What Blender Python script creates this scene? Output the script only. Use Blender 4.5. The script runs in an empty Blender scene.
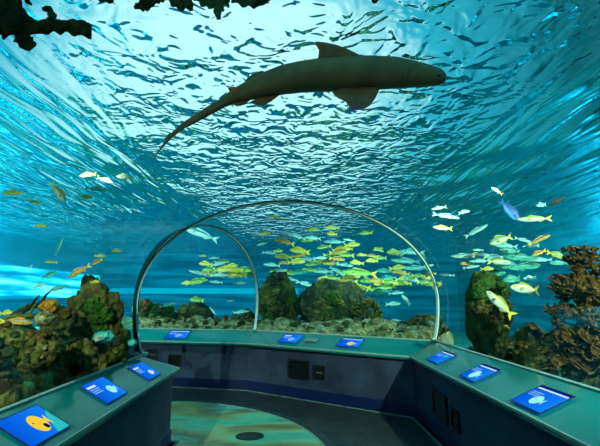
import bpy, bmesh, math, random
import numpy as np
from mathutils import Vector, Matrix, noise as mnoise, Euler
D = bpy.data
SC = bpy.context.scene
COL = SC.collection
PI = math.pi
random.seed(11)

# ------------------------------------------------------------------ camera
PITCH, YAW, FOC, EYE = math.radians(10.5), math.radians(1.4), 400.0, Vector((0, 0, 1.6))
cam = D.cameras.new('camera'); cam.sensor_width = 36; cam.lens = FOC / 600 * 36; cam.clip_end = 200
camo = D.objects.new('camera', cam); COL.objects.link(camo)
camo.location = EYE; camo.rotation_euler = (PI / 2 + PITCH, 0, -YAW)
SC.camera = camo
_f = Vector((math.sin(YAW) * math.cos(PITCH), math.cos(YAW) * math.cos(PITCH), math.sin(PITCH)))
_r = Vector((math.cos(YAW), -math.sin(YAW), 0)); _u = _r.cross(_f)


def at(px, py, Y):
    """the point at distance Y down the tunnel that the photograph shows at (px, py)"""
    d = _f * FOC + _r * (px - 300) + _u * (223 - py)
    return EYE + d * (Y / d.y)


SC.view_settings.view_transform = 'Standard'; SC.view_settings.look = 'None'
SC.view_settings.gamma = 1; SC.view_settings.use_curve_mapping = False
SC.view_settings.exposure = 0.22
SC.cycles.use_denoising = True
SC.cycles.max_bounces = 10; SC.cycles.transparent_max_bounces = 24
SC.cycles.sample_clamp_indirect = 4.0


# ------------------------------------------------------------------ materials
def srgb(r, g, b):
    f = lambda c: (c / 255 / 12.92) if c / 255 <= 0.04045 else ((c / 255 + 0.055) / 1.055) ** 2.4
    return (f(r), f(g), f(b), 1)


class NT:
    def __init__(s, name):
        s.m = D.materials.new(name); s.m.use_nodes = True
        s.t = s.m.node_tree; s.t.nodes.clear()
        s.out = s.t.nodes.new('ShaderNodeOutputMaterial')

    def n(s, typ, **kw):
        nd = s.t.nodes.new('ShaderNode' + typ)
        for k, v in kw.items():
            if k.startswith('i_'):
                key = k[2:]
                key = int(key) if key.isdigit() else key.replace('_', ' ')
                if hasattr(v, 'is_output') or isinstance(v, bpy.types.NodeSocket): s.t.links.new(v, nd.inputs[key])
                else: nd.inputs[key].default_value = v
            else: setattr(nd, k, v)
        return nd

    def l(s, a, b): s.t.links.new(a, b)

    def ramp(s, fac, stops, interp='LINEAR'):
        r = s.n('ValToRGB'); r.color_ramp.interpolation = interp
        e = r.color_ramp.elements
        while len(e) < len(stops): e.new(0.5)
        for k, (p, c) in enumerate(stops): e[k].position = p; e[k].color = c
        s.l(fac, r.inputs[0]); return r.outputs[0]

    def math(s, op, a, b=None, c=None, clamp=False):
        m = s.n('Math', operation=op, use_clamp=clamp)
        for k, v in enumerate((a, b, c)):
            if v is None: continue
            if isinstance(v, bpy.types.NodeSocket): s.l(v, m.inputs[k])
            else: m.inputs[k].default_value = v
        return m.outputs[0]


def simple(name, col, rough=0.6, metal=0.0, spec=0.5, col2=None, scale=8.0, bump=0.0, coords='Object', detail=4, stretch=(1, 1, 1), lo=0.35, hi=0.65, coat=0):
    k = NT(name)
    p = k.n('BsdfPrincipled'); p.inputs['Roughness'].default_value = rough; p.inputs['Metallic'].default_value = metal
    p.inputs['Specular IOR Level'].default_value = spec; p.inputs['Coat Weight'].default_value = coat
    k.l(p.outputs[0], k.out.inputs[0])
    if col2 is None and bump == 0: p.inputs['Base Color'].default_value = col; return k.m
    tc = k.n('TexCoord'); mp = k.n('Mapping'); mp.inputs['Scale'].default_value = stretch
    k.l(tc.outputs[coords], mp.inputs[0])
    nz = k.n('TexNoise'); nz.inputs['Scale'].default_value = scale; nz.inputs['Detail'].default_value = detail
    k.l(mp.outputs[0], nz.inputs['Vector'])
    if col2 is not None: k.l(k.ramp(nz.outputs[0], [(lo, col), (hi, col2)]), p.inputs['Base Color'])
    else: p.inputs['Base Color'].default_value = col
    if bump:
        b = k.n('Bump'); b.inputs['Strength'].default_value = bump; b.inputs['Distance'].default_value = 0.02
        k.l(nz.outputs[0], b.inputs['Height']); k.l(b.outputs[0], p.inputs['Normal'])
    return k.m


def emit(name, col, s):
    k = NT(name); e = k.n('Emission'); e.inputs[0].default_value = col; e.inputs[1].default_value = s
    k.l(e.outputs[0], k.out.inputs[0]); return k.m


M = {}


# ------------------------------------------------------------------ object helpers
def tag(o, label=None, cat=None, group=None, kind=None):
    if label: o['label'] = label
    if cat: o['category'] = cat
    if group: o['group'] = group
    if kind: o['kind'] = kind
    return o


def empty(name, loc, label=None, cat=None, group=None, rot=(0, 0, 0)):
    o = D.objects.new(name, None); COL.objects.link(o); o.location = loc; o.rotation_euler = rot
    o.empty_display_size = 0.1
    return tag(o, label, cat, group)


class MB:
    def __init__(s): s.v = []; s.f = []

    def add(s, vs, fs):
        b = len(s.v); s.v += [tuple(v) for v in vs]; s.f += [tuple(b + i for i in f) for f in fs]; return s

    def box(s, c, h, M3=None):
        vs = []
        for i in range(8):
            v = Vector(((h[0] if i & 1 else -h[0]), (h[1] if i & 2 else -h[1]), (h[2] if i & 4 else -h[2])))
            if M3 is not None: v = M3 @ v
            vs.append(v + Vector(c))
        return s.add(vs, [(0, 2, 3, 1), (4, 5, 7, 6), (0, 1, 5, 4), (2, 6, 7, 3), (0, 4, 6, 2), (1, 3, 7, 5)])

    def loft(s, rings, close=True, caps=True):
        n = len(rings[0]); vs = [p for r in rings for p in r]; fs = []
        for a in range(len(rings) - 1):
            for i in range(n if close else n - 1):
                j = (i + 1) % n
                fs.append((a * n + i, a * n + j, (a + 1) * n + j, (a + 1) * n + i))
        if caps:
            fs.append(tuple(range(n - 1, -1, -1))); fs.append(tuple((len(rings) - 1) * n + i for i in range(n)))
        return s.add(vs, fs)

    def tube(s, pts, r, n=8, caps=True):
        pts = [Vector(p) for p in pts]; rings = []; up = Vector((0.13, 0.21, 0.97))
        rr = r if isinstance(r, (list, tuple)) else [r] * len(pts)
        for k, p in enumerate(pts):
            t = (pts[min(k + 1, len(pts) - 1)] - pts[max(k - 1, 0)]).normalized()
            a = t.cross(up).normalized(); b = a.cross(t)
            rings.append([p + (a * math.cos(2 * PI * i / n) + b * math.sin(2 * PI * i / n)) * rr[k] for i in range(n)])
        return s.loft(rings, True, caps)

    def mesh(s, name):
        me = D.meshes.new(name); me.from_pydata(s.v, [], s.f); me.update(); return me

    def build(s, name, mat, parent=None, smooth=False, auto=False):
        me = s.mesh(name)
        bm = bmesh.new(); bm.from_mesh(me); bmesh.ops.recalc_face_normals(bm, faces=bm.faces); bm.to_mesh(me); bm.free()
        if auto: me.polygons.foreach_set('use_smooth', [True] * len(me.polygons)); me.set_sharp_from_angle(angle=math.radians(auto)); smooth = False
        return link(name, me, mat, parent, smooth)


def link(name, me, mat, parent=None, smooth=False):
    if mat is not None:
        me.materials.clear(); me.materials.append(mat)
    if smooth: me.polygons.foreach_set('use_smooth', [True] * len(me.polygons))
    o = D.objects.new(name, me); COL.objects.link(o)
    if parent is not None: o.parent = parent
    return o


def copy_tree(o, parent=None):
    c = o.copy(); COL.objects.link(c)
    if parent is not None: c.parent = parent
    for ch in list(o.children): copy_tree(ch, c)
    return c


def struct(o): o['kind'] = 'structure'; return o


def V2(x, y, z=0.0): return Vector((x, y, z))


# ------------------------------------------------------------------ plan of the tunnel
ZO, ZI = 0.98, 0.80                      # ledge height at the glass and at the walkway
Lo = [V2(-1.6, -3), V2(-1.6, 4.5), V2(-9.5, 4.75)]
Li = [V2(-1.28, -3), V2(-1.28, 4.90), V2(-9.5, 5.2)]
Ro = [V2(2.07, -3), V2(2.10, 5.92), V2(-0.66, 7.84), V2(-3.0, 8.32), V2(-9.5, 8.9)]
Ri = [V2(1.63, -3), V2(1.66, 5.73), V2(-0.75, 7.40), V2(-3.1, 7.95), V2(-9.5, 8.5)]

# ------------------------------------------------------------------ setting: walkway, parapets, vault
M['concrete'] = simple('painted_concrete', srgb(18, 28, 54), 0.8, col2=srgb(48, 62, 94), scale=2.6, bump=0.25, detail=8, lo=0.3, hi=0.72)
M['navy'] = simple('navy_skirting', srgb(6, 24, 70), 0.4)
M['floor'] = simple('walkway_floor', srgb(26, 31, 34), 0.45, col2=srgb(46, 50, 50), scale=5, bump=0.15, detail=9)
M['ledge'] = simple('ledge_laminate', srgb(0, 98, 100), 0.12, spec=0.3, col2=srgb(0, 112, 110), scale=1.2)
M['edge'] = simple('brushed_edge', srgb(150, 172, 165), 0.4, col2=srgb(120, 150, 146), scale=30)
M['steel'] = simple('hoop_steel', srgb(225, 238, 232), 0.4, metal=0.0, col2=srgb(190, 210, 204), scale=6)
M['seal'] = simple('black_seal', srgb(14, 20, 22), 0.5)
M['black'] = simple('black_plastic', srgb(7, 8, 11), 0.5)


def ribbon(name, ins, outs, sec, mat, parent=None):
    """loft of a cross-section along plan nodes; sec(i, o) -> ring of points"""
    mb = MB(); mb.loft([sec(i, o) for i, o in zip(ins, outs)], True, True)
    return mb.build(name, mat, parent)


def setz(p, z): return Vector((p.x, p.y, z))


def lerp(a, b, t): return a + (b - a) * t


def wall_sec(i, o):
    a = lerp(i, o, 0.16); b = lerp(i, o, 0.92)
    return [setz(a, 0), setz(a, ZI - 0.032), setz(b, ZO - 0.075), setz(b, -0.4), ]


def ledge_sec(i, o):
    return [setz(i, ZI), setz(o, ZO), setz(o, ZO - 0.05), setz(i, ZI - 0.05)]


def base_sec(i, o):
    a = lerp(i, o, 0.12); b = lerp(i, o, 0.16)
    return [setz(a, 0), setz(a, 0.15), setz(b, 0.155), setz(b, 0)]


def sill_sec(i, o):
    a = lerp(i, o, 0.955); n = Vector((0, 0, 0.012))
    za = lerp(ZI, ZO, 0.955)
    return [setz(a, za + 0.002), setz(a, za + 0.014), setz(o, ZO + 0.014), setz(o, ZO + 0.001)]


def nose_sec(i, o):
    d = (i - o).normalized() * 0.008
    return [setz(i, ZI + 0.001), setz(i + d, ZI - 0.002), setz(i + d, ZI - 0.022), setz(i, ZI - 0.022)]


struct(ribbon('wall_left', Li, Lo, wall_sec, M['concrete']))
struct(ribbon('wall_right', Ri[:2], Ro[:2], wall_sec, M['concrete']))
struct(ribbon('wall_back', [Ri[1] + Vector((-.01, .01, 0))] + Ri[2:], [Ro[1] + Vector((-.01, .01, 0))] + Ro[2:], wall_sec, M['concrete']))
struct(ribbon('baseboard_left', Li, Lo, base_sec, M['navy']))
struct(ribbon('baseboard_right', Ri[:2], Ro[:2], base_sec, M['navy']))
struct(ribbon('baseboard_back', Ri[1:], Ro[1:], base_sec, M['navy']))


def counter(name, ins, outs, label):
    t = empty(name, (ins[1] + outs[1]) / 2, label, 'counter'); t.location = (0, 0, 0)
    ribbon('ledge_top', ins, outs, ledge_sec, M['ledge'], t)
    ribbon('glass_channel', ins, outs, sill_sec, M['edge'], t)
    ribbon('nosing', ins, outs, nose_sec, M['edge'], t)
    return t


counter('viewing_ledge', Li, Lo, 'sloping teal ledge with three big screens below the left reef, ending in a pointed corner')
back = Vector((0, -0.004, 0)); away = Vector((-0.003, 0.003, 0))
counter('viewing_ledge', [Ri[0], Ri[1] + back], [Ro[0], Ro[1] + back], 'sloping teal ledge with three screens below the tall brown coral on the right')
counter('viewing_ledge', [Ri[1] + away] + Ri[2:], [Ro[1] + away] + Ro[2:], 'teal ledge running across the back wall under the two dark central rocks')

# floor of the walkway
fl = MB(); rim = Ri + Li[::-1]
fl.loft([[setz(p, -0.1) for p in rim], [setz(p, 0.0) for p in rim]], True, True)
struct(fl.build('floor', M['floor']))


ZC, BULGE = 1.55, 0.10                   # the glass bulges a little above the ledge before it arches over


def arc_sec(a, b, H, r0, r1, n=88, lift=0.0):
    """closed ring: inner arc then outer arc back; a, b are the feet; H the rise above ZC; r0, r1 grow outward from the vault line"""
    c = (a + b) / 2; h = (b - a) / 2; L = h.length; A = L + BULGE; ring = []
    th0 = math.acos(L / A) * (1 - lift)
    for rr, rev in ((r0, False), (r1, True)):
        ts = [-th0 + (PI + 2 * th0) * k / n for k in range(n + 1)]
        if rev: ts = ts[::-1]
        for t in ts:
            z = ZC + (H + rr) * math.sin(t) if t >= 0 and t <= PI else ZC + (ZC - ZO) * math.sin(t) / math.sin(math.acos(L / A))
            ring.append(Vector((c.x, c.y, z)) - h * ((A + rr) / L * math.cos(t)))
    return ring


HV = 1.30
FEET = [(Lo[0], Ro[0], HV), (Lo[1], Ro[1], HV), (Lo[1], Ro[2], 1.13), (Lo[2], Ro[4], 1.13)]
k = NT('acrylic')
tr = k.n('BsdfTransparent'); tr.inputs[0].default_value = (0.90, 0.985, 0.985, 1)
gl = k.n('BsdfGlossy'); gl.inputs['Roughness'].default_value = 0.03; gl.inputs[0].default_value = (0.9, 1, 1, 1)
fr = k.n('Fresnel'); fr.inputs[0].default_value = 1.3
mx = k.n('MixShader'); k.l(k.math('MULTIPLY', fr.outputs[0], 0.05), mx.inputs[0]); k.l(tr.outputs[0], mx.inputs[1]); k.l(gl.outputs[0], mx.inputs[2])
k.l(mx.outputs[0], k.out.inputs[0]); M['acrylic'] = k.m
for q in range(3):
    (a0, b0, h0), (a1, b1, h1) = FEET[q], FEET[q + 1]
    mb = MB(); mb.loft([arc_sec(a0, b0, h0, 0.0, 0.06), arc_sec(a1, b1, h1, 0.0, 0.06)], True, True)
    struct(mb.build('window_%d' % (q + 1), M['acrylic'], None, True, 40))


def hoop(a, b, H, label):
    t = empty('tunnel_hoop', (0, 0, 0), label, 'arch', 'steel seam hoops of the acrylic tunnel')
    d = Vector((-(b - a).y, (b - a).x, 0)).normalized()
    for nm, w, r0, r1, m in (('hoop_band', 0.022, -0.030, -0.004, 'steel'), ('rubber_seal', 0.034, -0.012, -0.001, 'seal')):
        mb = MB(); rings = [[p + d * s for p in arc_sec(a, b, H, r0, r1, 88, 0.06)] for s in (-w, w)]
        mb.loft(rings, True, True); mb.build(nm, M[nm == 'hoop_band' and 'steel' or 'seal'], t)
    for p, nm in ((a, 'foot_plate'), (b, 'foot_plate')):
        q = p + (((a + b) / 2) - p).normalized() * 0.03
        MB().box((q.x, q.y, ZO + 0.030), (0.03, 0.03, 0.012)).build(nm, M['steel'], t)
    return t


J1 = Lo[1] + Vector((0.03, -0.05, 0)); J2 = Lo[1] + Vector((-0.06, 0.10, 0))
hoop(J1, Ro[1], HV, 'large steel hoop spanning the whole tunnel from the left ledge corner to the right ledge')
hoop(J2, Ro[2], 1.13, 'smaller steel hoop standing inside the large one, beside the left central rock')

# disc in the floor with mottled teal, green and olive bands
k = NT('floor_disc_colour')
tc = k.n('TexCoord'); mp = k.n('Mapping'); mp.inputs['Scale'].default_value = (0.35, 1.0, 1); mp.inputs['Rotation'].default_value = (0, 0, 0.45)
k.l(tc.outputs['Object'], mp.inputs[0])
nz = k.n('TexNoise'); nz.inputs['Scale'].default_value = 1.5; nz.inputs['Detail'].default_value = 5; nz.inputs['Distortion'].default_value = 0.6
k.l(mp.outputs[0], nz.inputs['Vector'])
c = k.ramp(nz.outputs[0], [(0.30, srgb(60, 96, 88)), (0.42, srgb(96, 190, 160)), (0.5, srgb(150, 150, 96)), (0.56, srgb(110, 104, 72)), (0.64, srgb(120, 196, 176)), (0.75, srgb(92, 110, 120))])
p = k.n('BsdfPrincipled'); p.inputs['Roughness'].default_value = 0.35; k.l(c, p.inputs['Base Color']); k.l(p.outputs[0], k.out.inputs[0])
M['disc'] = k.m
cx, cy, R = -2.004, 4.236, 2.43


def disc_ring(R, z):
    a0 = -math.acos((-1.24 - cx) / R); pts = []
    a1 = 2.1
    for q in range(81):
        a = a0 + (a1 - a0) * q / 80; pts.append(Vector((cx + R * math.cos(a), cy + R * math.sin(a), z)))
    return pts + [Vector((-3.2, 5.05, z)), Vector((-1.24, 4.93, z))]


mb = MB(); mb.loft([disc_ring(R, 0.0), disc_ring(R, 0.006)], True, True); struct(mb.build('floor_disc', M['disc']))
mb = MB()
for rr, z0 in ((2.45, 0), (2.45, 0.012), (2.55, 0.012), (2.55, 0.0)):
    pass
o1, o2 = disc_ring(2.435, 0.0)[:81], disc_ring(2.55, 0.0)[:81]
up = Vector((0, 0, 0.012))
mb.loft([[a, a + up, b + up, b] for a, b in zip(o1, o2)], True, True)
struct(mb.build('trim_disc', simple('disc_rim', srgb(30, 40, 42), 0.35, col2=srgb(50, 60, 60), scale=10)))
o1, o2 = disc_ring(2.425, 0.0)[:81], disc_ring(2.437, 0.0)[:81]
mb = MB(); mb.loft([[a, a + up * 1.1, b + up * 1.1, b] for a, b in zip(o1, o2)], True, True)
struct(mb.build('trim_disc_edge', M['edge']))
# pale border line along the parapet foot
def line_sec(i, o):
    a = lerp(i, o, -0.04); b = lerp(i, o, 0.03)
    return [setz(a, 0), setz(a, 0.008), setz(b, 0.008), setz(b, 0)]
M['border'] = simple('floor_border', srgb(110, 134, 134), 0.5, col2=srgb(70, 90, 92), scale=9)
struct(ribbon('trim_floor_back', Ri[1:], Ro[1:], line_sec, M['border']))
struct(ribbon('trim_floor_right', Ri[:2], Ro[:2], line_sec, M['border']))
# drain cover in the disc
t = empty('drain_cover', (-0.46, 5.04, 0.006), 'dark oval cover set in the coloured floor disc', 'drain cover')
mb = MB(); mb.loft([[Vector((0.15 * s * math.cos(2 * PI * q / 40), 0.12 * s * math.sin(2 * PI * q / 40), z)) for q in range(40)] for s, z in ((1, 0.0), (0.97, 0.008))])
mb.build('plate', M['black'], t)
mb = MB(); mb.loft([[Vector((0.165 * s * math.cos(2 * PI * q / 40), 0.132 * s * math.sin(2 * PI * q / 40), z)) for s, z in ((1, 0.0), (1, 0.01), (0.92, 0.01), (0.92, 0.0))] for q in range(41)], True, False)
mb.build('rim', M['seal'], t)
for sy in (-0.05, 0.05): MB().box((0, sy, 0.009), (0.03, 0.008, 0.003)).build('lift_slot', M['seal'], t)
# ------------------------------------------------------------------ setting: tank and water
XL, XR, YB, YF, ZB, ZS = -11.0, 10.0, -3.4, 24.0, -0.4, 4.2
M['tank'] = simple('tank_blue_painted_ripples', srgb(0, 60, 92), 0.8, col2=srgb(0, 122, 146), scale=0.5, stretch=(.5, 1, 7), lo=.42, hi=.6)  # stretched streaks paint the water's ripple and caustic light into the wall colour
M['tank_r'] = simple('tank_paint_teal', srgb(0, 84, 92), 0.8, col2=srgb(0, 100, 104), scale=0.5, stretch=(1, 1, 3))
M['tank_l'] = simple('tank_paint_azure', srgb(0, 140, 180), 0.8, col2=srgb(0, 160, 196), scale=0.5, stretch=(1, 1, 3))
M['sand'] = simple('tank_sand', srgb(96, 110, 92), 0.9, col2=srgb(140, 140, 110), scale=3, bump=0.3)


def slab(name, lo, hi, mat):
    c = [(a + b) / 2 for a, b in zip(lo, hi)]; h = [(b - a) / 2 for a, b in zip(lo, hi)]
    return struct(MB().box(c, h).build(name, mat))


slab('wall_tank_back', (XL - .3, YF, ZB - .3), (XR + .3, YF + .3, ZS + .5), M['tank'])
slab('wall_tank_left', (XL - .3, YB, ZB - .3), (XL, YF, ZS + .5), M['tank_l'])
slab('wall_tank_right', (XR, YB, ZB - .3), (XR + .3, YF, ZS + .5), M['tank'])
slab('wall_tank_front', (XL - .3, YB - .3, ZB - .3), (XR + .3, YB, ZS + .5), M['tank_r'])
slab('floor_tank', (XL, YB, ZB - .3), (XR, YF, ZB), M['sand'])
slab('wall_entry', (-1.7, -3.2, -0.1), (2.2, -3.0, 3.0), M['concrete'])
slab('wall_passage_end', (-9.75, 4.4, -0.1), (-9.52, 9.2, 3.0), M['concrete'])

# the water surface: a rippled sheet that refracts the light hall above and mirrors the tank below
nx, ny = 150, 190
xs = np.linspace(XL, XR, nx); ys = np.linspace(YB, YF, ny)
X, Y = np.meshgrid(xs, ys)
rs = np.random.RandomState(4); Z = np.zeros_like(X)
for q in range(26):
    lam = rs.uniform(0.7, 2.6); a = rs.uniform(0, 2 * PI); ph = rs.uniform(0, 2 * PI)
    Z += 0.0060 * lam * np.sin(2 * PI / lam * (X * math.cos(a) + Y * math.sin(a)) + ph) / 2.2
Z += ZS
idx = np.arange(nx * ny).reshape(ny, nx)
fs = np.stack([idx[:-1, :-1], idx[1:, :-1], idx[1:, 1:], idx[:-1, 1:]], -1).reshape(-1, 4)   # normals up after flip
fs = fs[:, ::-1]
me = D.meshes.new('water_surface'); me.from_pydata(np.stack([X, Y, Z], -1).reshape(-1, 3).tolist(), [], fs.tolist()); me.update()
k = NT('water_surface')
tc = k.n('TexCoord'); sep = k.n('SeparateXYZ'); k.l(tc.outputs['Object'], sep.inputs[0])


def field(scale, stretch, detail, dist=0.0):
    mp = k.n('Mapping'); mp.inputs['Scale'].default_value = stretch; k.l(tc.outputs['Object'], mp.inputs[0])
    nz = k.n('TexNoise'); nz.inputs['Scale'].default_value = scale; nz.inputs['Detail'].default_value = detail; nz.inputs['Roughness'].default_value = 0.55
    nz.inputs['Distortion'].default_value = dist
    k.l(mp.outputs[0], nz.inputs['Vector']); return nz.outputs[0]


mid = field(2.9, (1.0, 0.9, 1), 2, 0.5)
side = k.math('MULTIPLY', field(1.0, (2.8, 0.42, 1), 2, 0.4), 0.9)
ax = k.math('ABSOLUTE', k.math('SUBTRACT', sep.outputs[0], 0.2))
w = k.n('MapRange'); w.interpolation_type = 'SMOOTHSTEP'; w.inputs[1].default_value = 1.6; w.inputs[2].default_value = 3.6
k.l(ax, w.inputs[0])
mxf = k.n('Mix'); k.l(w.outputs[0], mxf.inputs[0]); k.l(mid, mxf.inputs[2]); k.l(side, mxf.inputs[3])
bp = k.n('Bump'); bp.inputs['Strength'].default_value = 1.0; bp.inputs['Distance'].default_value = 0.19
far = k.n('MapRange'); far.interpolation_type = 'SMOOTHSTEP'; far.inputs[1].default_value = 7.5; far.inputs[2].default_value = 13.0; far.inputs[3].default_value = 1.0; far.inputs[4].default_value = 2.6
k.l(sep.outputs[1], far.inputs[0])
k.l(k.math('MULTIPLY', mxf.outputs[0], far.outputs[0]), bp.inputs['Height'])
gls = k.n('BsdfGlass'); gls.inputs['IOR'].default_value = 1.08; gls.inputs['Roughness'].default_value = 0.0
gls.inputs[0].default_value = (0.86, 1.0, 1.0, 1)
k.l(bp.outputs[0], gls.inputs['Normal']); k.l(gls.outputs[0], k.out.inputs[0])
M['surface'] = k.m
struct(link('water_surface', me, k.m, None, True))

# the water itself: a body with the tunnel left out of it
ob = [(XL, YB), (XR, YB), (XR, YF), (XL, YF)]
vs = [(x, y, z) for z in (ZB, ZS - 0.12) for x, y in ob]
fs = [(3, 2, 1, 0), (4, 5, 6, 7)] + [(q, (q + 1) % 4, 4 + (q + 1) % 4, 4 + q) for q in range(4)]
inn = MB()
secs = []
for a, b, h in FEET:
    ring = arc_sec(a, b, h, 0.066, 0.0)[:89]
    d = (b - a).normalized() * 0.07
    secs.append([setz(a - d, -0.3)] + ring + [setz(b + d, -0.3)])
inn.loft(secs, True, True)
me = inn.mesh('tmp'); bm = bmesh.new(); bm.from_mesh(me); bmesh.ops.recalc_face_normals(bm, faces=bm.faces)
bmesh.ops.reverse_faces(bm, faces=bm.faces); bm.to_mesh(me); bm.free()
body = MB(); body.add(vs, fs); body.add([v.co for v in me.vertices], [tuple(p.vertices) for p in me.polygons])
k = NT('water')
va = k.n('VolumeAbsorption'); va.inputs[0].default_value = (0.0, 0.88, 0.93, 1); va.inputs[1].default_value = 0.10
vsc = k.n('VolumeScatter'); vsc.inputs[0].default_value = (0.0, 0.80, 1.0, 1); vsc.inputs[1].default_value = 0.009
ad = k.n('AddShader'); k.l(va.outputs[0], ad.inputs[0]); k.l(vsc.outputs[0], ad.inputs[1]); k.l(ad.outputs[0], k.out.inputs[1])
M['water'] = k.m
struct(link('water', body.mesh('water'), k.m))

# ------------------------------------------------------------------ light
wd = D.worlds.new('hall'); SC.world = wd; wd.use_nodes = True
nt = wd.node_tree; nt.nodes.clear()
o = nt.nodes.new('ShaderNodeOutputWorld'); bg = nt.nodes.new('ShaderNodeBackground'); nt.links.new(bg.outputs[0], o.inputs[0])
tcw = nt.nodes.new('ShaderNodeTexCoord'); dt = nt.nodes.new('ShaderNodeVectorMath'); dt.operation = 'DOT_PRODUCT'
dt.inputs[1].default_value = Vector((-0.14, 0.94, 0.30)).normalized()
nt.links.new(tcw.outputs['Generated'], dt.inputs[0])
rp = nt.nodes.new('ShaderNodeValToRGB'); e = rp.color_ramp.elements
e[0].position = 0.70; e[0].color = srgb(8, 80, 90); e[1].position = 0.965; e[1].color = srgb(212, 232, 234)
m3 = e.new(0.45); m3.color = srgb(80, 170, 175)
m2 = e.new(0.88); m2.color = srgb(50, 158, 182)
nt.links.new(dt.outputs['Value'], rp.inputs[0]); nt.links.new(rp.outputs[0], bg.inputs[0]); bg.inputs[1].default_value = 1.3


def spot(name, loc, target, power, col, angle=100, radius=0.06, blend=0.6):
    l = D.lights.new(name, 'SPOT'); l.energy = power; l.color = col; l.spot_size = math.radians(angle); l.spot_blend = blend; l.shadow_soft_size = radius
    ob = D.objects.new(name, l); COL.objects.link(ob); ob.location = loc
    ob.rotation_euler = (Vector(target) - Vector(loc)).to_track_quat('-Z', 'Y').to_euler(); return ob


C1 = (0.8, 1.0, 1.0)
spot('added_fill_spot', (-2.6, -1.2, 4.0), (-3.0, 3.0, 1.0), 1700, (1, .88, .62), 50)  # all these spots are unseen fills added to brighten reef, fish, shark and walls
spot('added_fill_spot', (6.6, 3.6, 3.9), (2.7, 5.2, 1.3), 1100, (1, .88, .62), 40)
spot('added_fill_spot', (-3.4, -2.6, 3.9), (0.0, 3.1, 3.4), 260, (1, .80, .55), 36)
spot('added_fill_spot', (3.2, -1.2, 4.0), (3.3, 4.2, 1.2), 3600, (1, .86, .6), 56)
spot('added_fill_spot', (7.3, 7.6, 3.9), (0.4, 9.2, 1.3), 1900, (1, .95, .8), 50)
spot('added_fill_spot', (-7.6, 7.6, 3.9), (-1.5, 9.4, 1.5), 1600, (1, .95, .8), 45)
spot('added_fill_spot', (3.4, 3.2, 4.0), (1.2, 9.8, 2.2), 2400, (1, .93, .75), 26)
spot('added_fill_spot', (-3.4, 3.2, 4.0), (-1.6, 10, 2.2), 1800, (1, .93, .75), 26)
spot('added_fill_spot', (-9.5, 9.5, 3.9), (-3.0, 24, 1.6), 5000, (.45, .88, 1), 120)
spot('added_fill_spot', (9.3, 10.0, 3.9), (4.0, 24, 1.6), 3000, (.35, .95, 1), 120)
spot('added_fill_spot', (-5.0, 4.0, 3.9), (-11, 15, 2.4), 4500, (.4, .9, 1), 110)
spot('added_fill_spot', (5.5, 2.0, 3.9), (10, 12, 2.0), 140, (.4, 1, .95), 110)
# lit viewing window of the hall beyond, in the left tank wall, its glow painted with streaks of rippling water light
k = NT('lit_pane_painted_ripples'); tc = k.n('TexCoord'); mp = k.n('Mapping'); mp.inputs['Scale'].default_value = (1, .16, 2.6); k.l(tc.outputs['Object'], mp.inputs[0])
nz = k.n('TexNoise'); nz.inputs['Scale'].default_value = 1.6; nz.inputs['Detail'].default_value = 3; k.l(mp.outputs[0], nz.inputs['Vector'])
e = k.n('Emission'); k.l(k.ramp(nz.outputs[0], [(.36, (.0, .22, .40, 1)), (.47, (.02, .52, .70, 1)), (.56, (.2, .95, 1, 1)), (.66, (.8, 1, 1, 1))]), e.inputs[0]); e.inputs[1].default_value = 1.7; k.l(e.outputs[0], k.out.inputs[0])
t = empty('lit_window', (XL + 0.02, 17.5, 2.2), 'wide brightly lit viewing window in the far left tank wall, behind the left reef', 'window')
MB().box((0, 0, 0), (0.01, 6.0, 0.62)).build('lit_pane', k.m, t)
fr_ = MB()
for z in (-0.66, 0.66): fr_.box((0.01, 0, z), (0.04, 6.08, 0.04))
for y in (-6.04, 6.04): fr_.box((0.01, y, 0), (0.04, 0.04, 0.62))
fr_.build('window_frame', M['tank_l'], t)
struct(MB().box((-5.0, YF - .02, 1.95), (5.5, .02, .16)).build('band_tank_back', simple('pale_tank_band', srgb(40, 180, 200), .7)))  # pale cyan strip set along the far tank wall
# ------------------------------------------------------------------ reef
def rockmat(name, c1, c2, c3, scale=7.0, rough=0.9):
    k = NT(name); tc = k.n('TexCoord')
    nz = k.n('TexNoise'); nz.inputs['Scale'].default_value = scale; nz.inputs['Detail'].default_value = 7; nz.inputs['Roughness'].default_value = 0.65
    k.l(tc.outputs['Object'], nz.inputs['Vector'])
    vr = k.n('TexVoronoi'); vr.inputs['Scale'].default_value = scale * 2.2; k.l(tc.outputs['Object'], vr.inputs['Vector'])
    c = k.ramp(nz.outputs[0], [(0.32, c1), (0.5, c2), (0.68, c3)])
    p = k.n('BsdfPrincipled'); p.inputs['Roughness'].default_value = rough; p.inputs['Specular IOR Level'].default_value = 0.2
    k.l(c, p.inputs['Base Color'])
    h = k.math('ADD', nz.outputs[0], k.math('MULTIPLY', vr.outputs[0], 0.6))
    b = k.n('Bump'); b.inputs['Strength'].default_value = 1.0; b.inputs['Distance'].default_value = 0.06
    k.l(h, b.inputs['Height']); k.l(b.outputs[0], p.inputs['Normal']); k.l(p.outputs[0], k.out.inputs[0]); return k.m


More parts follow.
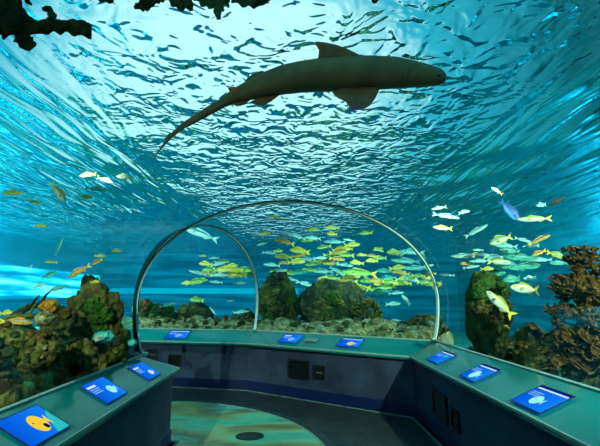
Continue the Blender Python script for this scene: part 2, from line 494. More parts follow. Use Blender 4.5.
M['rock_brown'] = rockmat('brown_reef_rock', srgb(30, 26, 14), srgb(84, 72, 34), srgb(128, 112, 56))
M['rock_dark'] = rockmat('dark_reef_rock', srgb(16, 22, 16), srgb(44, 50, 30), srgb(96, 88, 44), 6)
M['rock_moss'] = rockmat('mossy_reef_rock', srgb(24, 34, 12), srgb(60, 72, 22), srgb(96, 100, 40), 6)
M['rock_tan'] = rockmat('tan_rubble', srgb(72, 66, 40), srgb(140, 124, 84), srgb(186, 172, 128), 8)
M['moss'] = rockmat('green_algae', srgb(18, 44, 10), srgb(46, 82, 18), srgb(96, 110, 36), 14)
M['coral_brown'] = rockmat('brown_soft_coral', srgb(44, 28, 8), srgb(92, 62, 18), srgb(140, 100, 40), 12)
M['coral_olive'] = rockmat('olive_coral', srgb(48, 46, 12), srgb(104, 94, 32), srgb(152, 138, 60), 12)
M['coral_orange'] = rockmat('orange_coral', srgb(120, 62, 12), srgb(190, 110, 30), srgb(214, 150, 60), 12)
M['coral_pink'] = rockmat('pink_coral', srgb(120, 40, 40), srgb(200, 80, 76), srgb(220, 130, 120), 12)
M['coral_teal'] = rockmat('turquoise_coral', srgb(10, 96, 96), srgb(40, 160, 150), srgb(110, 210, 200), 9)
M['coral_pale'] = rockmat('pale_coral', srgb(120, 130, 110), srgb(180, 190, 170), srgb(225, 230, 215), 9)
M['coral_yellow'] = rockmat('yellow_coral', srgb(120, 100, 10), srgb(186, 160, 24), srgb(210, 190, 70), 12)


def fbm(p, o=4): return mnoise.fractal(p, 0.9, 2.1, o)


def blob_mesh(name, size, amp=0.3, freq=1.6, sub=4, seed=0, flat=None, ridge=0.0):
    """a noise-worn lump; flat: cut level as a fraction of height below the centre"""
    bm = bmesh.new(); bmesh.ops.create_icosphere(bm, subdivisions=sub, radius=1)
    off = Vector((seed * 7.13, seed * 3.7, seed * 1.9))
    for v in bm.verts:
        d = v.co.normalized(); n = fbm(d * freq + off, 5)
        if ridge: n += ridge * (0.5 - abs(mnoise.noise(d * freq * 2.3 + off)))
        q = d * (1 + amp * n)
        if flat is not None and q.z < -flat: q.z = -flat + 0.02 * n
        v.co = Vector((q.x * size[0], q.y * size[1], q.z * size[2]))
    me = D.meshes.new(name); bm.to_mesh(me); bm.free()
    me.polygons.foreach_set('use_smooth', [True] * len(me.polygons)); return me


def surf_point(me, direction):
    best = max(me.vertices, key=lambda v: v.co.normalized().dot(direction)); return best.co.copy(), best.normal.copy()


def tuft_mesh(name, n, h, spread, w, seed):
    """a tuft of leafy blades growing from one point"""
    rnd = random.Random(seed); mb = MB()
    for q in range(n):
        a = rnd.uniform(0, 2 * PI); lean = rnd.uniform(0.15, 1.0) * spread; L = h * rnd.uniform(0.6, 1.1)
        base = Vector((rnd.uniform(-.15, .15) * h, rnd.uniform(-.15, .15) * h, 0)); side = Vector((-math.sin(a), math.cos(a), rnd.uniform(-.3, .3))).normalized()
        rings = []
        for s in range(6):
            t = s / 5; c = base + Vector((math.cos(a) * lean * t * t, math.sin(a) * lean * t * t, L * t * (1 - 0.25 * t)))
            ww = w * (0.35 + math.sin(PI * min(1, t * 0.85 + 0.12))) * rnd.uniform(0.8, 1.2) * 0.5
            nn = side.cross(Vector((math.cos(a), math.sin(a), .5))).normalized() * w * 0.10
            rings.append([c - side * ww, c + nn, c + side * ww, c - nn])
        mb.loft(rings, True, True)
    me = mb.mesh(name); return me


def branch_mesh(name, h, r, seed, depth=3, spread=0.7):
    rnd = random.Random(seed); mb = MB()
    def grow(p, d, L, r, k):
        q = p + d * L; m = p + d * L * .5 + Vector((rnd.uniform(-1, 1), rnd.uniform(-1, 1), 0)) * L * .08
        mb.tube([p, m, q], [r, r * .9, r * .72], 6)
        if k == 0: return
        for _ in range(rnd.choice((2, 3))):
            dd = (d + Vector((rnd.uniform(-1, 1), rnd.uniform(-1, 1), rnd.uniform(-.2, .7))) * spread).normalized()
            grow(q - d * r * .5, dd, L * rnd.uniform(.6, .85), r * .72, k - 1)
    for q in range(3):
        grow(Vector((0, 0, 0)), Vector((rnd.uniform(-.6, .6), rnd.uniform(-.6, .6), 1)).normalized(), h * .38, r, depth - 1)
    return mb.mesh(name)


def frill_mesh(name, rad, tiers, seed):
    """stack of ruffled plates"""
    rnd = random.Random(seed); mb = MB(); z = 0
    for q in range(tiers):
        R = rad * rnd.uniform(.65, 1) * (1 - .25 * q / tiers); n = 28; ph = rnd.uniform(0, 6); ox, oy = rnd.uniform(-.2, .2) * rad, rnd.uniform(-.2, .2) * rad
        top, bot = [], []
        rings = []
        for s, dz in ((0.12, -.10), (0.6, -.05), (1.0, 0.03), (0.97, 0.06), (0.55, 0.02), (0.1, -.02)):
            ring = []
            for i in range(n):
                a = 2 * PI * i / n; ruff = 1 + .16 * math.sin(5 * a + ph) + .10 * math.sin(11 * a + 2 * ph)
                ring.append(Vector((ox + R * s * ruff * math.cos(a), oy + R * s * ruff * math.sin(a), z + rad * (dz * 1.6 + .14 * s * math.sin(7 * a + ph)))))
            rings.append(ring)
        mb.loft(rings, True, True); z += rad * rnd.uniform(.3, .5)
    return mb.mesh(name)


def sponge_mesh(name, h, r, n, seed):
    rnd = random.Random(seed); mb = MB()
    for q in range(n):
        a = 2 * PI * q / n + rnd.uniform(-.4, .4); lean = rnd.uniform(.1, .45); L = h * rnd.uniform(.55, 1); b = Vector((math.cos(a), math.sin(a), 0)) * r * 0.9
        rr = r * rnd.uniform(.7, 1.1); d = Vector((math.cos(a) * lean, math.sin(a) * lean, 1))
        rings = []
        for t, s in ((0, .7), (.3, .9), (.7, 1), (1, .95), (1.0, .65), (.8, .5)):
            c = b + d * L * t; rings.append([c + Vector((math.cos(2 * PI * i / 10), math.sin(2 * PI * i / 10), 0)) * rr * s for i in range(10)])
        mb.loft(rings, True, True)
    return mb.mesh(name)


def terrain(name, label, pts, d0, d1, hf, mat, ns=70, nd=26, side=1):
    """a bank of reef rock along the plan path pts, from d0 to d1 outside it"""
    pts = [Vector((p[0], p[1], 0)) for p in pts]
    L = [0]
    for a, b in zip(pts, pts[1:]): L.append(L[-1] + (b - a).length)
    nor = []
    for q in range(len(pts)):
        t = (pts[min(q + 1, len(pts) - 1)] - pts[max(q - 1, 0)]).normalized(); nor.append(Vector((t.y, -t.x, 0)) * side)
    vs, fs = [], []
    for i in range(ns):
        s = L[-1] * i / (ns - 1); q = max(j for j in range(len(pts) - 1) if L[j] <= s + 1e-9); t = (s - L[q]) / (L[q + 1] - L[q])
        p = lerp(pts[q], pts[q + 1], t); n = lerp(nor[q], nor[q + 1], t).normalized()
        for j in range(nd):
            u = j / (nd - 1); c = p + n * lerp(d0, d1, u); c.z = hf(s / L[-1], u, c); vs.append(c)
    for i in range(ns - 1):
        for j in range(nd - 1):
            a = i * nd + j; fs.append((a, a + 1, a + nd + 1, a + nd))
    b = len(vs)
    rim = [j for j in range(nd)] + [i * nd + nd - 1 for i in range(1, ns)] + [(ns - 1) * nd + j for j in range(nd - 2, -1, -1)] + [i * nd for i in range(ns - 2, 0, -1)]
    vs += [Vector((vs[r].x, vs[r].y, ZB)) for r in rim]
    for q in range(len(rim)):
        w = (q + 1) % len(rim); fs.append((rim[q], b + q, b + w, rim[w]))
    mb = MB(); mb.add(vs, fs); o = mb.build(name, mat, None, True); return struct(o)


def rough(c, f, a, seed=0): return a * fbm(Vector((c.x * f, c.y * f, seed)), 5)


def hl(s, u, c):
    z = 0.92 + 0.26 * math.exp(-((c.x + 2.55) / 0.45) ** 2) - 0.45 * max(0, (-3.0 - c.x)) - (0.25 if c.y > 3.5 and c.x < -2.45 else 0)
    return z + rough(c, 2.6, 0.13, 1)


def hr(s, u, c): return 0.84 + 0.18 * min(1, u * 3) - 0.35 * max(0, u - .6) + rough(c, 2.4, 0.15, 5)


def hb(s, u, c): return 0.98 + 0.14 * min(1, u * 4) - 0.5 * max(0, u - .5) + rough(c, 2.2, 0.10, 9)


reefL = terrain('reef_bank', 'long brown reef bank behind the glass above the left ledge', [(-1.8, 0.8), (-1.8, 4.12)], 0.0, 2.6, hl, M['rock_brown'], 60, 46, -1)
reefR = terrain('reef_bank', 'long brown reef bank behind the glass above the right ledge', [(2.33, 1.0), (2.36, 5.9)], 0.0, 2.4, hr, M['rock_brown'], 70, 40, 1)
reefB = terrain('reef_bank', 'low tan rubble bank behind the glass of the back ledge', [(2.15, 6.45), (-0.55, 8.12), (-3.0, 8.62), (-5.5, 8.9)], 0.0, 2.2, hb, M['rock_tan'], 110, 30, 1)
bpy.context.view_layer.update()
from mathutils.bvhtree import BVHTree
BV = {}
for o in (reefL, reefR, reefB):
    BV[o.name] = BVHTree.FromPolygons([o.matrix_world @ v.co for v in o.data.vertices], [tuple(p.vertices) for p in o.data.polygons])


def ground(bank, x, y):
    h = BV[bank.name].ray_cast(Vector((x, y, 5)), Vector((0, 0, -1)))[0]; return h.z if h else None


def rock(name, label, loc, size, mat, seed, amp=.3, freq=1.5, extras=(), flat=.85, cat='rock', ridge=0.25, sub=5):
    t = empty(name, loc, label, cat)
    me = blob_mesh('rock_body', size, amp, freq, sub, seed, flat, ridge); b = link('rock_body', me, M[mat], t)
    rnd = random.Random(seed * 17 + 3)
    for nm, m, n, s, dirs in extras:
        for q in range(n):
            d = dirs(rnd) if callable(dirs) else dirs
            p, nn = surf_point(me, Vector(d).normalized())
            ss = s * rnd.uniform(.7, 1.3)
            e = link(nm, blob_mesh(nm, (ss, ss, ss * .6), .4, 2.2, 3, seed + q * 3 + 1), M[m], t); e.location = p
            e.rotation_euler = nn.to_track_quat('Z', 'Y').to_euler()
    return t


front = lambda r: (r.uniform(-1, 1), -1, r.uniform(-.4, .8))
top = lambda r: (r.uniform(-.6, .6), r.uniform(-.8, 0), 1)
# the conspicuous rocks
p = at(92, 320, 4.08)
rock('rock_tower', 'tall craggy rock tower with green moss at the far end of the left reef', (p.x, p.y, 1.22), (.27, .15, .52), 'rock_brown', 3, .34, 1.7,
     (('moss_patch', 'moss', 7, .085, lambda r: (r.uniform(.1, 1), -.6, r.uniform(.5, 1.3))), ('coral_crust', 'coral_olive', 9, .06, front), ('coral_crust', 'rock_dark', 6, .08, front)), 1.3)
p = at(278, 305, 8.9)
rock('rock_stack', 'left and narrower of the two dark central rocks, olive faced and domed', (p.x, p.y, 1.46), (.40, .36, .62), 'rock_moss', 8, .22, 1.4,
     (('algae_crust', 'coral_olive', 7, .10, lambda r: (r.uniform(-1, .1), -1, r.uniform(-.5, .7))), ('dark_crust', 'rock_dark', 5, .12, lambda r: (r.uniform(.1, 1), -1, r.uniform(-.6, .6))), ('top_coral', 'rock_dark', 4, .10, top)), 1.0)
p = at(332, 305, 8.7)
rock('rock_dome', 'right and wider of the two dark central rocks, a broad green black dome', (p.x, p.y, 1.40), (.68, .50, .56), 'rock_dark', 12, .22, 1.3,
     (('algae_crust', 'rock_moss', 7, .12, front), ('coral_knob', 'coral_olive', 4, .06, lambda r: (r.uniform(-.2, .4), -1, r.uniform(0, .7))), ('dark_ridge', 'rock_brown', 6, .12, lambda r: (r.uniform(-1, -.3), -1, r.uniform(-.7, .3)))), 1.0)
p = at(486, 310, 5.3)
rock('rock_stump', 'tall mossy rock stump with a small pink coral behind the middle of the right ledge', (p.x, p.y, 1.38), (.27, .27, .54), 'rock_moss', 21, .2, 1.5,
     (('moss_cap', 'moss', 7, .09, top), ('coral_crust', 'rock_brown', 10, .07, front), ('pink_coral', 'coral_pink', 1, .05, (-.10, -1, -.12)), ('coral_crust', 'coral_olive', 5, .05, front)), 1.1)
# arch-shaped rock to the right of the stump
p = at(531, 338, 4.25)
t = empty('rock_arch', (p.x, p.y, 0.95), 'small dark brown rock arch between the mossy stump and the tall brown coral', 'rock')
mb = MB(); pts = []
for q in range(17):
    a = PI * q / 16; pts.append(Vector((-.13 * math.cos(a), .02 * math.sin(3 * a), .30 * math.sin(a) + 0.04)))
mb.tube([Vector((-.13, 0, -.12))] + pts + [Vector((.14, 0, -.12))], [.055] + [.05 + .014 * math.sin(q * 1.9) for q in range(17)] + [.075], 12)
mb.build('arch_body', M['rock_brown'], t, True)
for q, (x, z) in enumerate(((-.12, .16), (.0, .34), (.12, .2))):
    e = link('coral_crust', blob_mesh('coral_crust', (.06, .05, .05), .4, 2, 3, 60 + q), M['coral_brown'], t); e.location = (x, -.035, z)
# low reef seen through the small hoop
for nm, lab, px, py, Yd, sz, mt, sd in (
        ('reef_mound', 'low dark mossy mound seen through the small hoop, at its left foot', 157, 318, 9.6, (.42, .4, .34), 'rock_moss', 31),
        ('reef_mound', 'low brown rugged mound seen through the small hoop, right of the mossy one', 194, 317, 9.5, (.40, .36, .32), 'rock_dark', 33),
        ('reef_mound', 'small dark round boulder just left of the foot of the small hoop', 247, 322, 9.3, (.20, .2, .26), 'rock_dark', 35),
        ('reef_mound', 'flat tan boulder behind the back ledge below the yellow bush coral', 372, 329, 8.1, (.42, .3, .20), 'rock_tan', 37),
        ('reef_mound', 'brown boulder behind the back ledge near the right foot of the large hoop', 425, 326, 7.4, (.34, .3, .20), 'rock_brown', 39),
        ('reef_mound', 'whitish bleached boulder lying between the two dark central rocks and the back ledge', 318, 328, 8.25, (.42, .22, .12), 'coral_pale', 41)):
    p = at(px, py, Yd)
    rock(nm, lab, p, sz, mt, sd, .3, 1.8, (('coral_crust', 'coral_olive', 4, sz[2] * .25, front), ('dark_crust', 'rock_dark', 3, sz[2] * .28, front)), 1.2, sub=4)
p = at(145, 306, 9.3); rock('coral_head', 'small round reddish brown coral head beside the left leg of the hoops', p, (.17, .16, .15), 'coral_brown', 43, .25, 2, (('pink_polyp', 'coral_pink', 3, .035, front),), 1, 'coral', sub=4)
p = at(50, 307, 3.3); rock('coral_head', 'orange dome coral left of the mossy rock pillar', p, (.072, .07, .06), 'coral_orange', 45, .2, 2, (('polyp', 'coral_yellow', 3, .015, front),), 1, 'coral', sub=4)
p = at(45, 319, 3.1); rock('coral_head', 'tan dome coral just below the orange dome coral', p, (.065, .06, .055), 'rock_tan', 46, .2, 2, (('polyp', 'coral_olive', 3, .014, front),), 1, 'coral', sub=4)
p = at(104, 337, 3.5); rock('turquoise_stone', 'pale turquoise stone lying at the foot of the mossy rock pillar', (p.x, p.y, p.z), (.085, .06, .05), 'coral_teal', 47, .25, 2, (('chip', 'coral_pale', 2, .02, front),), 1, sub=4)
p = at(137, 343, 4.05); rock('turquoise_stone', 'tiny turquoise stone at the foot of the hoops by the left ledge corner', (p.x - .04, p.y, p.z), (.04, .05, .04), 'coral_teal', 48, .25, 2, (), 1, sub=3)

for nm, lab, px, py, Yd, sz, mt, sd in (
        ('reef_mound', 'olive coral mass under the dull yellow fish at the left picture edge', 12, 343, 2.95, (.17, .14, .15), 'coral_olive', 51),
        ('reef_mound', 'brown boulder between the coral mass at the left edge and the mossy tower', 45, 352, 3.0, (.15, .13, .14), 'rock_brown', 52),
        ('reef_mound', 'dark boulder leaning on the left side of the mossy rock tower', 64, 335, 3.75, (.17, .13, .24), 'rock_dark', 53),
        ('reef_mound', 'mossy boulder at the right foot of the rock tower, by the hoops', 121, 346, 4.05, (.09, .10, .20), 'rock_moss', 54),
        ('reef_mound', 'brown boulder in front of the mossy rock tower', 82, 356, 3.45, (.16, .12, .13), 'rock_brown', 55)):
    p = at(px, py, Yd); p.x -= .03
    rock(nm, lab, p, sz, mt, sd, .32, 1.8, (('coral_crust', 'coral_olive', 5, sz[2] * .16, front), ('dark_crust', 'rock_dark', 6, sz[2] * .18, front), ('coral_crust', 'coral_brown', 8, sz[2] * .16, top), ('pale_crust', 'rock_tan', 3, sz[2] * .10, front)), 1.2, sub=4)

# bush corals
def bush(name, label, loc, mat, R, n, seed, squash=.8, cat='coral', leafw=.16):
    t = empty(name, loc, label, cat); rnd = random.Random(seed)
    mb = MB(); mb.tube([Vector((0, 0, -R * .9)), Vector((.02, 0, -R * .2)), Vector((0, 0, R * .4))], [R * .16, R * .13, R * .06], 8); mb.build('stem', M['rock_brown'], t)
    for q in range(n):
        a = rnd.uniform(0, 2 * PI); el = rnd.uniform(-.35, 1.3); d = Vector((math.cos(a) * math.cos(el), math.sin(a) * math.cos(el), math.sin(el) * squash))
        e = link('leafy_branch', tuft_mesh('leafy_branch', 9, R * .5, R * .38, R * leafw, seed * 31 + q), M[mat], t); e.location = d * R * .42
        e.rotation_euler = d.to_track_quat('Z', 'Y').to_euler()
    return t


p = at(367, 313, 8.25); bush('bush_coral', 'yellow green bush coral growing in front of the right dark central rock', p, 'coral_olive', .40, 14, 5)
# the tall brown tree coral: shelf-like frilly branches on a trunk
p = at(584, 330, 3.75)
t = empty('tree_coral', (p.x, p.y, .92), 'tall dark brown tree-like coral with shelves of frilly branches by the right picture edge', 'coral')
mb = MB(); mb.tube([Vector((0, 0, -.15)), Vector((.02, .02, .3)), Vector((.04, 0, .75)), Vector((.06, .02, 1.08))], [.10, .075, .055, .03], 10); mb.build('trunk', M['coral_brown'], t, True)
rnd = random.Random(9)
for z, r, ox in ((1.09, .17, .06), (1.00, .22, .09), (.90, .24, .14), (.80, .26, .02), (.72, .30, -.02), (.62, .27, .12), (.50, .30, -.02), (.40, .33, .08), (.28, .36, -.05), (.16, .40, .05), (.05, .42, -.05)):
    e = link('branch_shelf', frill_mesh('branch_shelf', r * .62, 2, int(z * 100) + 2), M['coral_brown'], t); e.location = (ox, rnd.uniform(-.05, .05), z)
    for q in range(11):
        a = rnd.uniform(PI, 2 * PI) if q > 2 else rnd.uniform(2.5, 3.7); rr = rnd.uniform(.35, .85)
        f = link('frond', tuft_mesh('frond', 10, r * .40, r * .26, r * .11, int(z * 1000) + q), M['coral_brown'], e)
        f.location = (math.cos(a) * r * rr, math.sin(a) * r * rr, .02); f.rotation_euler = (.9 * math.sin(a) * -1 * -1, .9 * math.cos(a), 0)
# fallen branches beside the left reef
for q, (a, b, lab) in enumerate((((14, 316, 3.4), (52, 299, 3.6), 'long dark fallen branch leaning from the left reef towards the mossy pillar'),
                                 ((2, 322, 3.2), (40, 313, 3.3), 'shorter olive branch lying below the long dark fallen branch'))):
    A, B = at(*a), at(*b)
    t = empty('fallen_branch', A, lab, 'branch'); d = B - A
    mb = MB(); mb.tube([d * s + Vector((0, 0, .02 * math.sin(5 * s))) for s in (0, .25, .5, .75, 1)], [.03, .026, .024, .02, .012], 8); mb.build('bark', M[('rock_dark', 'coral_olive')[q]], t, True)
    for s in (.4, .7):
        mb = MB(); mb.tube([d * s, d * s + Vector((.03, 0, .07)), d * s + Vector((.08, -.02, .11))], [.014, .011, .006], 6); mb.build('twig', M[('rock_dark', 'coral_olive')[q]], t)

# ---- reef growth: countable small corals, each its own object
PROTO = {
    'lump_coral': [blob_mesh('lump_coral', (1, 1, .75), .38, 2.0, 3, s, .6, .3) for s in (1, 2, 3)],
    'branching_coral': [branch_mesh('branching_coral', 1.5, .12, s) for s in (4, 5)],
    'plate_coral': [frill_mesh('plate_coral', 1.1, 3, s) for s in (6, 7)],
    'tube_sponge': [sponge_mesh('tube_sponge', 1.4, .30, 6, s) for s in (8,)],
    'leafy_algae': [tuft_mesh('leafy_algae', 16, 1.5, .9, .38, s) for s in (10, 11)],
}
KNAME = {'lump_coral': 'lump coral', 'branching_coral': 'branching coral', 'plate_coral': 'plate coral', 'tube_sponge': 'tube sponge', 'leafy_algae': 'algae tuft'}
CNAME = {'coral_brown': 'brown', 'coral_olive': 'olive', 'rock_brown': 'dark brown', 'rock_moss': 'mossy green', 'rock_tan': 'tan', 'coral_teal': 'turquoise', 'coral_yellow': 'yellow', 'moss': 'bright green', 'coral_orange': 'orange', 'rock_dark': 'blackish', 'coral_pale': 'pale'}
ORD = ['first', 'second', 'third', 'fourth', 'fifth', 'sixth', 'seventh', 'eighth', 'ninth', 'tenth', 'eleventh', 'twelfth', 'thirteenth', 'fourteenth', 'fifteenth', 'sixteenth']


def project(p):
    d = Vector(p) - EYE; z = d.dot(_f); return 300 + FOC * d.dot(_r) / z, 223 - FOC * d.dot(_u) / z


def grow(bank, n, spots, kinds, mats, size, where, seed):
    rnd = random.Random(seed); made = {}; taken = []; tries = 0
    while sum(len(v) for v in made.values()) < n and tries < 6000:
        tries += 1; x, y = spots(rnd); z = ground(bank, x, y)
        if z is None: continue
        s = rnd.uniform(*size)
        px, py = project((x, y, z + s * .5))
        if not (-6 < px < 606): continue
        if any((x - a) ** 2 + (y - b) ** 2 < (s + r) ** 2 * 1.0 for a, b, r in taken): continue
        taken.append((x, y, s)); kd = rnd.choice(kinds); mt = rnd.choice(mats)
        me = rnd.choice(PROTO[kd]); o = D.objects.new(kd, me.copy() if (kd, mt, me.name) not in CACHE else CACHE[(kd, mt, me.name)])
        if (kd, mt, me.name) not in CACHE:
            CACHE[(kd, mt, me.name)] = o.data; o.data.materials.append(M[mt])
        COL.objects.link(o); o.location = (x, y, z - s * .12); o.scale = (s * rnd.uniform(.8, 1.2), s * rnd.uniform(.8, 1.2), s * rnd.uniform(.8, 1.25)); o.rotation_euler = (rnd.uniform(-.2, .2), rnd.uniform(-.2, .2), rnd.uniform(0, 6.28))
        made.setdefault((kd, mt), []).append((px, py, o))
    for (kd, mt), v in made.items():
        v.sort(key=lambda a: a[0])
        for q, (px, py, o) in enumerate(v):
            nm = f'{CNAME[mt]} {KNAME[kd]}'
            lab = f'{nm} {where}' if len(v) == 1 else f'{nm} {where}, {ORD[q] if q < 16 else "last"} such from left'
            tag(o, lab, 'coral' if 'algae' not in kd and 'sponge' not in kd else ('algae' if 'algae' in kd else 'sponge'), f'{nm} pieces {where}')


CACHE = {}
ALL = ['lump_coral', 'branching_coral', 'plate_coral', 'tube_sponge', 'leafy_algae', 'leafy_algae', 'plate_coral']
grow(reefL, 170, lambda r: (-1.86 - abs(r.gauss(0, .55)), r.uniform(1.5, 4.05)), ALL, ['coral_brown', 'coral_olive', 'rock_brown', 'rock_moss', 'rock_dark', 'coral_teal', 'rock_tan', 'coral_brown', 'rock_brown'], (.035, .085), 'on the left reef bank', 3)
grow(reefR, 130, lambda r: (2.42 + abs(r.gauss(0, .6)), r.uniform(1.9, 5.8)), ALL, ['coral_brown', 'coral_olive', 'rock_brown', 'rock_moss', 'rock_dark', 'rock_tan', 'moss', 'coral_teal'], (.05, .11), 'on the right reef bank', 4)
PB = [(2.15, 6.45), (-0.55, 8.12), (-3.0, 8.62), (-5.0, 8.8)]
def spb(r):
    q = r.choice((0, 0, 1, 1)); t = r.random(); a, b = Vector(PB[q]), Vector(PB[q + 1]); d = (b - a).normalized(); n = Vector((d.y, -d.x)); p = lerp(a, b, t) + n * (.10 + abs(r.gauss(0, .45))); return p.x, p.y
grow(reefB, 80, spb, ['lump_coral', 'lump_coral', 'branching_coral', 'plate_coral', 'leafy_algae'], ['rock_tan', 'coral_olive', 'rock_tan', 'rock_moss', 'coral_pale', 'rock_brown'], (.05, .10), 'on the back rubble bank', 6)
# ------------------------------------------------------------------ fish
def fishmat(name, back, side, belly, stripe=None, rough=0.45, zb=(-.09, -.02, .05), bars=None):
    k = NT(name); tc = k.n('TexCoord'); sp = k.n('SeparateXYZ'); k.l(tc.outputs['Object'], sp.inputs[0])
    nz = k.n('TexNoise'); nz.inputs['Scale'].default_value = 22; nz.inputs['Detail'].default_value = 3; k.l(tc.outputs['Object'], nz.inputs['Vector'])
    z = k.math('ADD', sp.outputs[2], k.math('MULTIPLY', k.math('SUBTRACT', nz.outputs[0], 0.5), 0.04))
    f = k.n('MapRange'); f.inputs[1].default_value = -.2; f.inputs[2].default_value = .2; k.l(z, f.inputs[0])
    n = lambda v: (v + .2) / .4
    st = [(n(zb[0]), belly), (n(zb[1]), side)]
    if stripe: st += [(n(zb[1]) + .06, side), (n(zb[1]) + .09, stripe), (n(zb[1]) + .15, stripe), (n(zb[1]) + .18, side)]
    st.append((max(n(zb[2]), st[-1][0] + .02), back))
    c = k.ramp(f.outputs[0], st)
    if bars:
        wv = k.math('SINE', k.math('MULTIPLY', sp.outputs[0], bars[1])); m = k.n('Mix', data_type='RGBA'); k.l(k.math('GREATER_THAN', wv, 0.45), m.inputs[0])
        k.l(c, m.inputs[6]); m.inputs[7].default_value = bars[0]; c = m.outputs[2]
    p = k.n('BsdfPrincipled'); p.inputs['Roughness'].default_value = rough; p.inputs['Specular IOR Level'].default_value = .6
    k.l(c, p.inputs['Base Color']); k.l(p.outputs[0], k.out.inputs[0]); return k.m


# species: profile of the upper and lower edge, half width, fork depth, colours
SPEC = {}


def species(key, up, dn, wd, tail, dorsal, anal, mats, eye=.018, pect=.10):
    xs = [.50, .485, .45, .38, .28, .15, 0, -.12, -.22, -.30, -.34]
    d = {}
    mb = MB(); rings = []
    for x, a, b, w in zip(xs, up, dn, wd):
        ring = []
        for q in range(14):
            t = 2 * PI * q / 14; c, s = math.cos(t), math.sin(t); hz = a if s > 0 else b
            ring.append(Vector((x, w * c * abs(c) ** .15, hz * s)))
        rings.append(ring)
    mb.loft(rings, True, True); me = mb.mesh('body'); bm = bmesh.new(); bm.from_mesh(me); bmesh.ops.recalc_face_normals(bm, faces=bm.faces); bm.to_mesh(me); bm.free()
    me.polygons.foreach_set('use_smooth', [True] * len(me.polygons)); d['body'] = me

    def fin(name, outline, th=.008, curve=0.0):
        m = MB(); n = len(outline)
        vs = [Vector((x, th * s + curve * 0, z)) for s in (-1, 1) for x, z in outline]
        fs = [tuple(range(n)), tuple(range(2 * n - 1, n - 1, -1))] + [(q, n + q, n + (q + 1) % n, (q + 1) % n) for q in range(n)]
        m.add(vs, fs); mm = m.mesh(name); b2 = bmesh.new(); b2.from_mesh(mm); bmesh.ops.triangulate(b2, faces=b2.faces[:]); bmesh.ops.recalc_face_normals(b2, faces=b2.faces); b2.to_mesh(mm); b2.free(); return mm
    s, fk = tail
    d['tail_fin'] = fin('tail_fin', [(-.32, up[-1]), (-.40, s * .62), (-.50, s), (-.47, s * .55), (-.42 - .0 * fk, 0.0 + s * .18 * (1 - fk)), (-.42 + (.0), -s * .18 * (1 - fk)), (-.47, -s * .55), (-.50, -s), (-.40, -s * .62), (-.32, -dn[-1])], .006)
    h, x0, x1 = dorsal; zu = lambda x: float(np.interp(x, xs[::-1], up[::-1])); zl = lambda x: -float(np.interp(x, xs[::-1], dn[::-1]))
    st = [x0 + (x1 - x0) * q / 6 for q in range(7)]
    d['dorsal_fin'] = fin('dorsal_fin', [(x, zu(x) - .012) for x in st] + [(x - .015, zu(x) + h * f) for x, f in zip(st[::-1], (.35, .55, .6, .75, .95, 1, .25))], .005)
    h, x0, x1 = anal; st = [x0 + (x1 - x0) * q / 3 for q in range(4)]
    d['anal_fin'] = fin('anal_fin', [(x, zl(x) + .012) for x in st] + [(x - .02, zl(x) - h * f) for x, f in zip(st[::-1], (.3, .6, 1, .3))], .005)
    d['pectoral_fin'] = fin('pectoral_fin', [(0, .015), (-.04, .03), (-pect, .012), (-pect * .9, -.03), (-.03, -.03), (0, -.015)], .004)
    e = bmesh.new(); bmesh.ops.create_uvsphere(e, u_segments=10, v_segments=6, radius=eye); me = D.meshes.new('eye'); e.to_mesh(me); e.free(); d['eye'] = me
    for nm, m in d.items():
        m.materials.append({'body': mats[0], 'eye': EYEM}.get(nm, mats[1] if nm != 'tail_fin' else mats[2]))
    d['_eye'] = (.40, float(np.interp(.40, xs[::-1], wd[::-1])) * .93, zu(.40) * .35); d['_pec'] = (.25, float(np.interp(.25, xs[::-1], wd[::-1])) * .95, -.02)
    SPEC[key] = d


EYEM = simple('fish_eye', srgb(8, 8, 8), 0.1)
Yf = simple('yellow_fin', srgb(226, 196, 30), .5); Sf = simple('silver_fin', srgb(150, 190, 185), .5); Df = simple('dark_fin', srgb(9, 10, 9), .8)
Of = simple('olive_fin', srgb(150, 140, 40), .5); Bf = simple('blue_fin', srgb(20, 80, 170), .5); Tf = simple('teal_fin', srgb(40, 140, 130), .5); Rf = simple('amber_fin', srgb(214, 140, 30), .5)
snap = ([.006, .03, .06, .10, .135, .145, .13, .10, .07, .045, .038], [.006, .03, .055, .085, .11, .115, .10, .085, .06, .04, .034], [.004, .02, .036, .052, .062, .064, .056, .044, .03, .018, .012])
slim = ([.005, .02, .04, .06, .078, .085, .08, .066, .045, .026, .02], [.005, .02, .04, .06, .078, .085, .078, .06, .042, .024, .018], [.004, .018, .03, .042, .05, .052, .048, .038, .026, .014, .01])
deep = ([.008, .04, .09, .15, .20, .215, .20, .16, .11, .06, .045], [.008, .04, .08, .13, .175, .19, .18, .15, .10, .055, .04], [.004, .02, .034, .05, .058, .06, .054, .042, .03, .018, .012])
G = srgb
species('yellow', *snap, (.13, .8), (.055, .26, -.24), (.05, -.06, -.22), (fishmat('yellow_scales', G(176, 150, 20), G(236, 204, 40), G(240, 232, 180)), Yf, Yf))
species('amber', *snap, (.13, .8), (.055, .26, -.24), (.05, -.06, -.22), (fishmat('amber_scales', G(120, 92, 14), G(222, 150, 30), G(236, 200, 110)), Rf, Yf))
species('lime', *snap, (.13, .8), (.055, .26, -.24), (.05, -.06, -.22), (fishmat('lime_scales', G(60, 110, 20), G(150, 200, 50), G(220, 235, 160)), Of, Yf))
species('silver', *slim, (.10, .9), (.04, .2, -.24), (.035, -.06, -.24), (fishmat('silver_scales', G(60, 130, 130), G(170, 225, 220), G(235, 250, 248), rough=.3), Sf, Sf))
